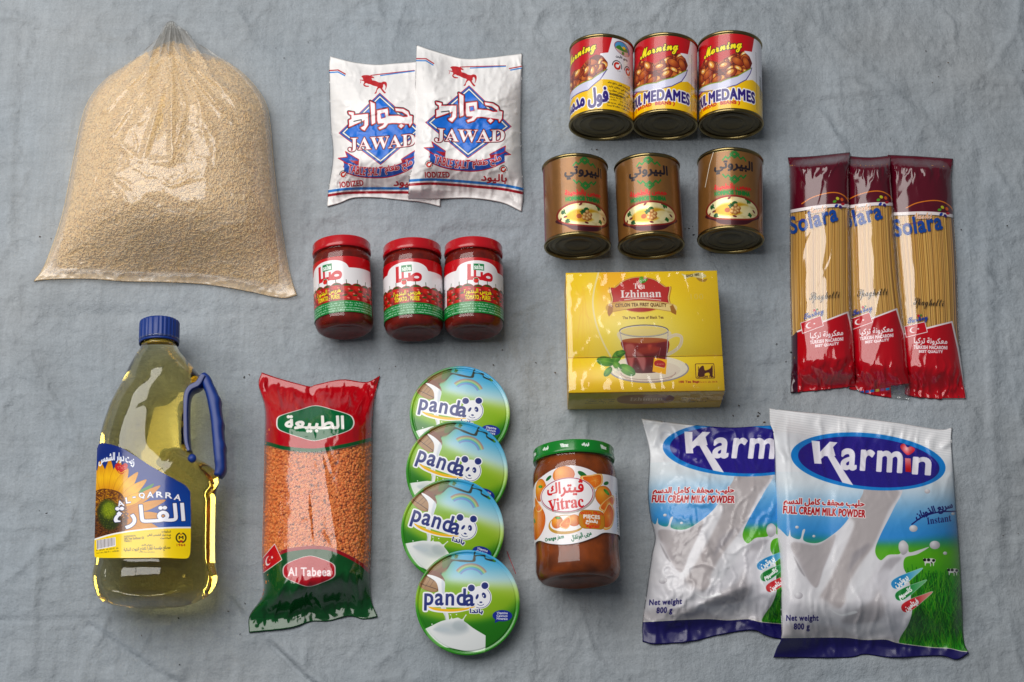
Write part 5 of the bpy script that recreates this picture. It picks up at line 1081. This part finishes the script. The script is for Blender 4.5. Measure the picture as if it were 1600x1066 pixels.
# ---- three spaghetti bags
sp_cv = art_spag()
def spaghetti_bag(label, outl, src, seed, lay, hgt):
    m = printed('spaghetti_film_%d' % seed, sp_cv, .16, coat=.45, coatr=.03, bump=(30, .03, .002), clear=dict(rough=.08, gain=2.6, milky=.015, bump=(18, .07)))
    af = affine(src, [(1397, 334), (1491, 337), (1487.5, 503)]) if src else (lambda x, y: (x, y))
    p = Patch(*outl, 70, 170); u, v, x, y = p.u, p.v, p.x, p.y
    sec = bulge(u, 2.5, .62); body = sec*sstep(.005, .05, v)*sstep(.99, .86, v); ne = sstep(.14, .03, v)+sstep(.80, .95, v)
    base = lay*u*sstep(0, .04, v)*sstep(1, .93, v)
    z0 = .0012+base+hgt*body
    z = z0+.0030*ne*(ridged(x*.09+fbm(x*.04, y*.04, seed), y*.03, seed+2, 2)-.4)*sstep(0, .03, v)+.0004*fbm(x*.03, y*.012, seed+4)*sstep(0, .12, np.minimum(u, 1-u))+.0006*ridged(x*.02+y*.004, y*.005, seed+6, 10)*sstep(0, .1, np.minimum(u, 1-u))
    z = np.maximum(z, .0006); p.lift(z); c = p.Wd[85, 35]; org = np.array([c[0], c[1], 0]); t = thing('spaghetti_bag', label, 'bag', org, 0, 'spaghetti bags side by side')
    p.build('film', m, t, org, lambda x, y: sp_cv.uv(*af(x, y)), True, base+.0006)
    q = Patch(*outl, 70, 170); q.lift(np.maximum(z0-.0016, .0012)); rs = np.random.RandomState(seed); n = 110; S = 14; seg = 6; Vs = []; Fs = []; vv = np.linspace(.035, .865, S)
    for i in range(n):
        u0 = .03+.94*((i % 55)+.5)/55+rs.uniform(-.009, .009); uu = u0+rs.uniform(-.012, .012)*np.linspace(-1, 1, S); dep = rs.uniform(0, .0010)+(.0015 if i >= 55 else 0)
        P, _ = q.at(uu, vv*rs.uniform(.985, 1.0), np.full(S, -dep)); P[:, 2] = np.maximum(P[:, 2], .0011); r = .00088*rs.uniform(.95, 1.05); tt = np.arange(seg)*2*np.pi/seg
        V = P[:, None]+np.stack([np.cos(tt)*r, 0*tt, np.sin(tt)*r], -1)[None]; k = len(Vs)*S*seg; Vs.append(V.reshape(-1, 3))
        a = gridfaces(S, seg, k); w = np.arange(S-1)*seg+k; Fs += [a, np.stack([w+seg-1, w+2*seg-1, w+seg, w], -1)]
    o = mesh('spaghetti_strands', np.concatenate(Vs), np.concatenate(Fs), spag_m, t, None, True, org); o['kind'] = 'stuff'
    b = Patch(*outl, 30, 40); b.lift(np.maximum(.0008+lay*b.u+(hgt-.0045)*bulge(b.u, 2.5, .62)*sstep(.02, .06, b.v)*sstep(.95, .86, b.v), .0007)); b.build('strand_core', plain('strand_core', '85540c', .7, bump=(200, .2, .001), var=.2), t, org, None, False, rows=(.05, .84))
spag_m = grains('spaghetti', ['d49c2c', 'dea836', 'c48c22', 'e4b448', 'b87e1c'], .45)
spaghetti_bag('spaghetti bag lowest of three overlapping, uncovered edge towards the bare sheet', ([(1387, 242), (1430, 244), (1489, 248)], [(1489, 248), (1487, 280), (1490, 336), (1495, 420), (1498, 513), (1505, 585), (1510, 624)], [(1414, 616), (1425, 620), (1468, 624), (1510, 624)], [(1387, 242), (1387, 280), (1388, 340), (1396, 430), (1405, 540), (1414, 616)]), None, 3, 0, .0210)
spaghetti_bag('spaghetti bag in the middle of three, between the two others', ([(1319, 243), (1358, 246), (1391, 243)], [(1391, 243), (1393, 280), (1396, 320), (1402, 420), (1414, 523), (1420, 585), (1422, 626)], [(1326, 608), (1342, 612), (1365, 618), (1422, 626)], [(1319, 243), (1319, 300), (1321, 420), (1324, 523), (1326, 608)]), [(1302, 327), (1396, 318.5), (1401, 483)], 5, .011, .0215)
spaghetti_bag('spaghetti bag overlapping its neighbour, on the side of the tea box', ([(1231, 246), (1270, 244), (1328, 238)], [(1328, 238), (1327, 260), (1328, 340), (1330, 482), (1335, 544), (1336, 591), (1338, 604)], [(1235, 614), (1251, 613), (1292, 609), (1338, 604)], [(1231, 246), (1233.6, 280), (1234, 430), (1236, 523), (1236.5, 564), (1235, 614)]), [(1234, 330), (1327, 321), (1324.5, 488)], 7, .016, .0215)

# ---- big bag of rice
def rice_bag():
    outl = ([(250, 52), (256, 41), (263, 34), (270, 33), (280, 41), (292, 49), (300, 57)], [(300, 57), (304, 64), (339, 86), (383, 117), (414, 157), (423, 196), (429, 263), (440, 351), (453, 426), (464, 461)], [(52, 440), (74, 437), (140, 436), (195, 440), (250, 441), (300, 443), (339, 447), (390, 456), (440, 466), (464, 461)], [(250, 52), (246, 60), (206, 95), (162, 126), (132, 170), (114, 249), (96, 338), (70, 413), (52, 440)])
    def hz(u, v):
        b = bulge(u, 2.6, .62); f = sstep(.0, .46, v)**.9*(1-.12*sstep(.5, .95, v))*sstep(1.0, .68, v)**.7
        return .004+.004*(1-v)+(.030*(1-sstep(0, .25, v))*.35+.086*f)*b
    p = Patch(*outl, 150, 170); u, v, x, y = p.u, p.v, p.x, p.y; su = np.minimum(u, 1-u)
    cr = []; rr = random.Random(4)
    for tx, ty, a, w in ((150, 185, .004, 5), (172, 213, .006, 5), (190, 180, -.004, 5), (222, 250, .006, 5), (245, 215, -.004, 6), (268, 250, .007, 4), (290, 165, .005, 4), (300, 120, -.004, 5), (310, 160, .005, 5), (345, 175, .005, 5), (365, 190, .006, 4), (395, 165, .005, 5), (330, 110, .004, 4), (205, 130, .004, 4), (415, 200, .003, 5)):
        cr.append((267+rr.uniform(-8, 8), 66+rr.uniform(0, 20), tx, ty, a*1.5, w))
    cr += [(292, 163, 268, 250, .004, 3), (225, 250, 275, 255, .003, 6), (172, 213, 222, 255, .003, 5), (180, 290, 200, 320, .0025, 4), (270, 290, 310, 270, .003, 4), (250, 330, 290, 340, .002, 5), (175, 270, 215, 300, .002, 5), (310, 185, 325, 235, .003, 5), (300, 200, 340, 215, .002, 4)]
    th = np.arctan2(x-267, y-20); rad = np.hypot(x-267, y-30)
    z0 = hz(u, v)
    fold = (.0075*sstep(150, 20, rad)+.0030*sstep(260, 120, rad))*(1-2*np.abs(np.sin(th*9+1.5*fbm(x*.012, y*.012, 3)))**.7)*sstep(0, .07, su+.01)
    z = z0+creases(x, y, cr)*sstep(.0, .08, su)+fold+.0030*fbm(x*.025, y*.025, 8)*sstep(0, .12, su)+.0022*ridged(x*.03+.5*fbm(x*.02, y*.02, 9), y*.034+x*.01, 17, 9)*sstep(.25, .4, v)*sstep(0, .1, su)+.003*fbm(x*.05, y*.05, 18)*sstep(.95, 1, v)+.004*fbm(x*.12, y*.1, 19)*sstep(.10, 0, v)
    z = np.maximum(z, .0008); p.lift(z); c = p.Wd[100, 75]; org = np.array([c[0], c[1], 0]); t = thing('rice_bag', 'big clear plastic bag full of rice, gathered and twisted shut at its neck', 'bag', org)
    p.build('film', film('clear_bag_film', rough=.2, gain=1.2, milky=.18, tint=(.99, .98, .96, 1), bump=(60, .45)), t, org)
    g = Patch(*outl, 120, 110); th2 = np.arctan2(g.x-267, g.y-20); r2 = np.hypot(g.x-267, g.y-30); s2 = np.minimum(g.u, 1-g.u)
    zg = hz(g.u, g.v)-.002+(.008*sstep(160, 20, r2)+.003)*(1-2*np.abs(np.sin(th2*13+2.2*fbm(g.x*.015, g.y*.015, 31)))**.6)*sstep(0, .08, s2)+.003*fbm(g.x*.05, g.y*.03, 33)*sstep(0, .08, s2)-.022*sstep(.13, .22, g.v+.04*fbm(g.x*.03, g.y*.01, 35))
    g.lift(np.maximum(zg, .0007)); g.build('neck_pleats', film('gathered_film', rough=.2, gain=2.2, milky=.30, tint=(.99, .98, .96, 1), bump=(60, .4)), t, org, None, False, rows=(.0, .23))
    q = Patch(*outl, 110, 130); q.lift(np.maximum(hz(q.u, q.v)-.0045-.006*sstep(.5, .2, q.v), .001)); rs = np.random.RandomState(6); n = 42000
    uu, vv = rs.rand(n)*.97+.015, .10+rs.rand(n)*.875; line = .135+.03*np.sin(uu*9)+.02*rs.randn(n); k = vv > line; uu, vv = uu[k], vv[k]; n = len(uu)
    P, Nn = q.at(uu, vv, -rs.rand(n)*.0022); k = P[:, 2] > .0015; P, Nn = P[k], Nn[k]; n = len(P); Nn = Nn+rs.randn(n, 3)*.16; Nn /= np.linalg.norm(Nn, axis=1)[:, None]
    T = np.cross(Nn, rs.randn(n, 3)); T /= np.linalg.norm(T, axis=1)[:, None]
    scatter('rice_grains', P, Nn, T, (rs.uniform(.0023, .0031, n), rs.uniform(.00062, .0008, n)), grains('rice', ['f0cc8e', 'f4d49a', 'f8dcaa', 'ecc686', 'fae4bc'], .5), t, org, 4, (-1, -.5, .5, 1), (0, .95, .95, 0), .8)
    b = Patch(*outl, 60, 70); b.lift(np.maximum(hz(b.u, b.v)-.0055-.006*sstep(.5, .2, b.v), .0007)); j0 = int(.13*70)
    V = b.Wd[j0:].reshape(-1, 3); F = gridfaces(70-j0, 60); mesh('rice_core', V, F, plain('rice_core', 'eac88e', .8, bump=(250, .8, .003), var=.3), t, None, True, org)
rice_bag()

# ================================================================== oil bottle
def oil_bottle():
    rows = np.array([(538, 222, 276, .019), (548, 219, 279, .021), (560, 210, 290, .027), (580, 197.5, 308, .034), (590, 193, 317, .037), (600, 188, 318, .038), (609, 183, 311, .039), (618, 178, 302, .040), (634, 170, 298, .041), (665, 159, 298, .042), (686, 154, 299, .043), (705, 152, 300, .043), (716, 151.5, 307, .043), (724, 151, 325, .043), (735, 150.5, 340, .043), (745, 150, 345, .043), (756, 150, 344.5, .043), (766, 149.5, 340, .0425), (800, 148.5, 339.5, .0425), (837, 147.6, 339, .0425), (878, 145.5, 339, .0425), (890, 143, 342, .043), (900, 141, 343.5, .0435), (914, 142.5, 339.5, .043), (925, 146, 333, .041), (934, 151.5, 322, .037), (941, 160, 307, .030), (945, 172, 292, .022), (946.5, 190, 275, .012)])
    zc = .0440; n = 150; py = np.r_[np.linspace(538, 930, 110), np.linspace(931, 946.5, 24)]
    G = np.stack([np.interp(py, rows[:, 0], rows[:, k]) for k in (1, 2, 3)], -1); ker = np.array([1, 2, 3, 2, 1.])/9
    for k in range(3): G[2:-2, k] = np.convolve(G[:, k], ker, 'valid')
    L, R = W(G[:, 0], py, zc), W(G[:, 1], py, zc); org = np.array([*((L+R)/2)[70, :2], 0]); t = thing('oil_bottle', 'clear plastic bottle of yellow cooking oil with a blue cap and handle', 'bottle', org)
    xc = (L[:, 0]+R[:, 0])/2; a = (R[:, 0]-L[:, 0])/2; yw = (L[:, 1]+R[:, 1])/2; b = G[:, 2]
    seg = 96; th = np.arange(seg)*2*np.pi/seg; ex = np.interp(py, [538, 560, 640, 960], [2.0, 2.1, 2.5, 2.7])[:, None]
    ct, st_ = np.abs(np.cos(th))+1e-9, np.abs(np.sin(th))+1e-9; r4 = (ct**2.8+st_**2.8)**(-1/2.8); rc = 1.40/(ct+st_); rf = (r4**-6+rc**-6)**(-1/6); bl = sstep(545, 590, py)[:, None]; rr_ = 1+(rf[None]-1)*bl
    cx = rr_*np.cos(th); cz = rr_*np.sin(th)
    V = np.stack([xc[:, None]+a[:, None]*cx, np.broadcast_to(yw[:, None], cx.shape), zc+b[:, None]*cz], -1)
    PX = np.interp(0, [0], [0]); pxx = G[:, :1]+(G[:, 1:2]-G[:, :1])*(cx+1)/2; pyy = np.broadcast_to(py[:, None], cx.shape)-26*np.clip(cz, 0, 1)
    topf = np.clip(cz, 0, 1)
    arch = np.where(pyy < 700, ((pxx-240)/40)**2+((pyy-700)/78)**2, ((pxx-240)/40)**2+((pyy-700)/30)**2); V[..., 2] -= .0022*sstep(1.12, .88, arch)*topf
    foot = ((pxx-232)/62)**4+((pyy-893)/22)**4; V[..., 2] -= .0030*sstep(1.2, .8, foot)*topf; V[..., 2] += .0020*np.exp(-((pxx-230)/5)**2)*sstep(1.1, .7, foot)*topf
    rib = ((np.abs(pxx-328) < 9)*(np.cos((pyy-765)*2*np.pi/20) > .75)); V[..., 2] += .0010*rib*topf*(pyy > 765)*(pyy < 870)
    V[..., 2] += .0004*fbm(pxx*.012, pyy*.012, 5, 2)*topf
    F = []; nr = len(py)
    for i in range(nr-1):
        j = np.arange(seg); F.append(np.stack([i*seg+j, i*seg+(j+1) % seg, (i+1)*seg+(j+1) % seg, (i+1)*seg+j], -1))
    F = np.concatenate(F).tolist()+[tuple(range(seg))[::-1], tuple((nr-1)*seg+j for j in range(seg))]
    m, nt, bs, out = newmat('oil_in_clear_plastic'); bs.inputs['Base Color'].default_value = (1, 1, .97, 1); bs.inputs['Transmission Weight'].default_value = 1; bs.inputs['Roughness'].default_value = .015; bs.inputs['IOR'].default_value = 1.33; bs.inputs['Coat Weight'].default_value = 1.0; bs.inputs['Coat Roughness'].default_value = .03
    va = N(nt, 'ShaderNodeVolumeAbsorption', Color=(1.0, .86, .0, 1), Density=13.0); nt.links.new(va.outputs[0], out.inputs['Volume'])
    weld(mesh('body', V.reshape(-1, 3), F, m, t, None, True, org))
    # label following the front of the body
    def zsurf(px, py_, it=6):
        z = np.full(px.shape, zc+.04)
        for _ in range(it):
            w = W(px, py_, z); yy = w[..., 1]; o = np.argsort(yw); X = np.interp(yy, yw[o], xc[o]); A = np.interp(yy, yw[o], a[o]); Bq = np.interp(yy, yw[o], b[o]); c = np.clip(np.abs((w[..., 0]-X)/A), 0, .985); z = zc+Bq*(((1-c**2.8)**(1/2.8))**-7+(1.40-c)**-7.)**(-1/7)
        return z
    cv = art_oil(); k5 = lambda X, Y: (140+X/5.33, 690+Y/5.33)
    Pt = Patch([k5(62, 60), k5(80, 20), k5(130, 15), k5(280, 60), k5(520, 210), k5(700, 310), k5(800, 368), k5(838, 420)], [k5(838, 420), k5(843, 600), k5(843, 800), k5(838, 930)], [k5(40, 950), k5(70, 968), k5(300, 970), k5(600, 968), k5(790, 975), k5(825, 962), k5(838, 930)], [k5(62, 60), k5(52, 400), k5(42, 780), k5(38, 900), k5(40, 950)], 60, 60)
    Pt.lift(zsurf(Pt.x, Pt.y)+.0012); Pt.build('label', printed('oil_label_print', cv, .25, coat=.4, coatr=.05), t, org, lambda x, y: cv.uv((x-140)*5.33, (y-690)*5.33), False)
    # neck, cap
    ctop = W(249.5, 503, zc); cbot = W(248.5, 540, zc); ax = (ctop-cbot); Lc = np.linalg.norm(ax[:2]); rz = math.atan2(-ax[0], ax[1]); r0 = .0215
    def turned(name, prof, mat, ribs=0):
        v, f, ph = lathe(prof, 120 if ribs else 64, zc=0)
        if ribs:
            k = np.hypot(v[:, 0], v[:, 2]); an = np.arctan2(v[:, 0], v[:, 2]); s_ = 1+.016*np.sign(np.sin(an*ribs))*(k > r0*.93); v[:, 0] *= s_; v[:, 2] *= s_
        c, s_ = math.cos(rz), math.sin(rz); w = np.stack([v[:, 0]*c-v[:, 1]*s_, v[:, 0]*s_+v[:, 1]*c, v[:, 2]], -1)+[cbot[0], cbot[1], zc]; return mesh(name, w, f, mat, t, None, True, org)
    blue = plain('blue_plastic', '06307e', .42, coat=.0, bump=(120, .06, .001)); clr = film('neck_plastic', rough=.03, gain=1.6, milky=.02, tint=(.93, .93, .88, 1))
    sharp(turned('cap', [(r0*.9, Lc-.0232), (r0*.99, Lc-.0232), (r0, Lc-.0222), (r0, Lc-.0020), (r0*.97, Lc-.0006), (r0*.92, Lc), (.0001, Lc)], blue, 30), 40)
    turned('cap_ring', [(r0*.97, Lc-.0262), (r0*1.01, Lc-.0262), (r0*1.01, Lc-.0240), (r0*.9, Lc-.0238)], blue)
    turned('neck_flange', [(.0185, .0), (.0188, .003), (.0222, .0045), (.0225, .0060), (.0190, .0072), (.0185, Lc-.024)], clr)
    turned('neck_fill', [(.0180, -.002), (.0178, .004), (.0001, .005)], plain('oil_surface', 'b09a3a', .2, coat=.3), 0)
    # handle: strap in the recess and outer grip
    def band(pts, wid, thick, zs):
        s_ = rs_poly([p[:2] for p in pts], 60); tt = np.linspace(0, 1, 60); k = np.linspace(0, 1, len(pts)); wd = np.interp(tt, k, wid); tk = np.interp(tt, k, thick); zz = np.interp(tt, k, zs)
        return s_, wd, tk, zz
    def sweep(s_, wd, tk, zz, inner=None):
        P = W(s_[:, 0], s_[:, 1], zz); d = np.gradient(P, axis=0); d[:, 2] = 0; d /= np.linalg.norm(d, axis=1)[:, None]; nrm = np.stack([d[:, 1], -d[:, 0], 0*d[:, 0]], -1); q = np.arange(16)*2*np.pi/16
        c = np.sign(np.cos(q))*np.abs(np.cos(q))**.6; s2 = np.sign(np.sin(q))*np.abs(np.sin(q))**.6
        V = P[:, None]+nrm[:, None]*(c[None, :, None]*wd[:, None, None]/2)+np.array([0, 0, 1])*(s2[None, :, None]*tk[:, None, None]/2)
        if inner is not None: V += nrm[:, None]*(np.where(c > 0, 0, 1)[None, :, None]*inner[:, None, None])
        F = []
        for i in range(len(P)-1):
            j = np.arange(16); F.append(np.stack([i*16+j, i*16+(j+1) % 16, (i+1)*16+(j+1) % 16, (i+1)*16+j], -1))
        return V.reshape(-1, 3), np.concatenate(F).tolist()+[tuple(range(16))[::-1], tuple((len(P)-1)*16+j for j in range(16))]
    g = band([(317, 588), (325, 602), (333, 622), (338, 648), (341, 676), (343.5, 706), (345, 730), (341, 745)], [.009, .012, .0135, .0125, .0125, .0125, .0125, .009], [.018, .022, .024, .024, .024, .024, .022, .016], [.052]*8)
    wav = -.0012*np.maximum(0, np.sin(np.linspace(0, 1, 60)*2*np.pi*4.5))
    V, F = sweep(*g, wav); grip = mesh('handle_grip', V, F, blue, t, None, True, org)
    g = band([(319, 590), (311, 603), (300, 609), (294, 618), (292, 634), (292, 665), (293, 692), (297, 708)], [.008, .009, .008, .007, .0065, .0065, .0065, .005], [.020]*8, [.054]*8)
    V, F = sweep(*g); sharp(mesh('handle_strap', V, F, plain('navy_plastic', '06246a', .3, coat=.1, bump=(120, .05, .001)), t, None, True, org), 38)
    pl = W(300, 716, .083); v, f, _ = lathe([(.0042, -.003), (.0045, .0), (.0040, .0018), (.0001, .0022)], 20); v = np.stack([v[:, 0], v[:, 2], v[:, 1]], -1)+pl; mesh('handle_lug', v, f[:, ::-1], blue, t, None, True, org)
oil_bottle()
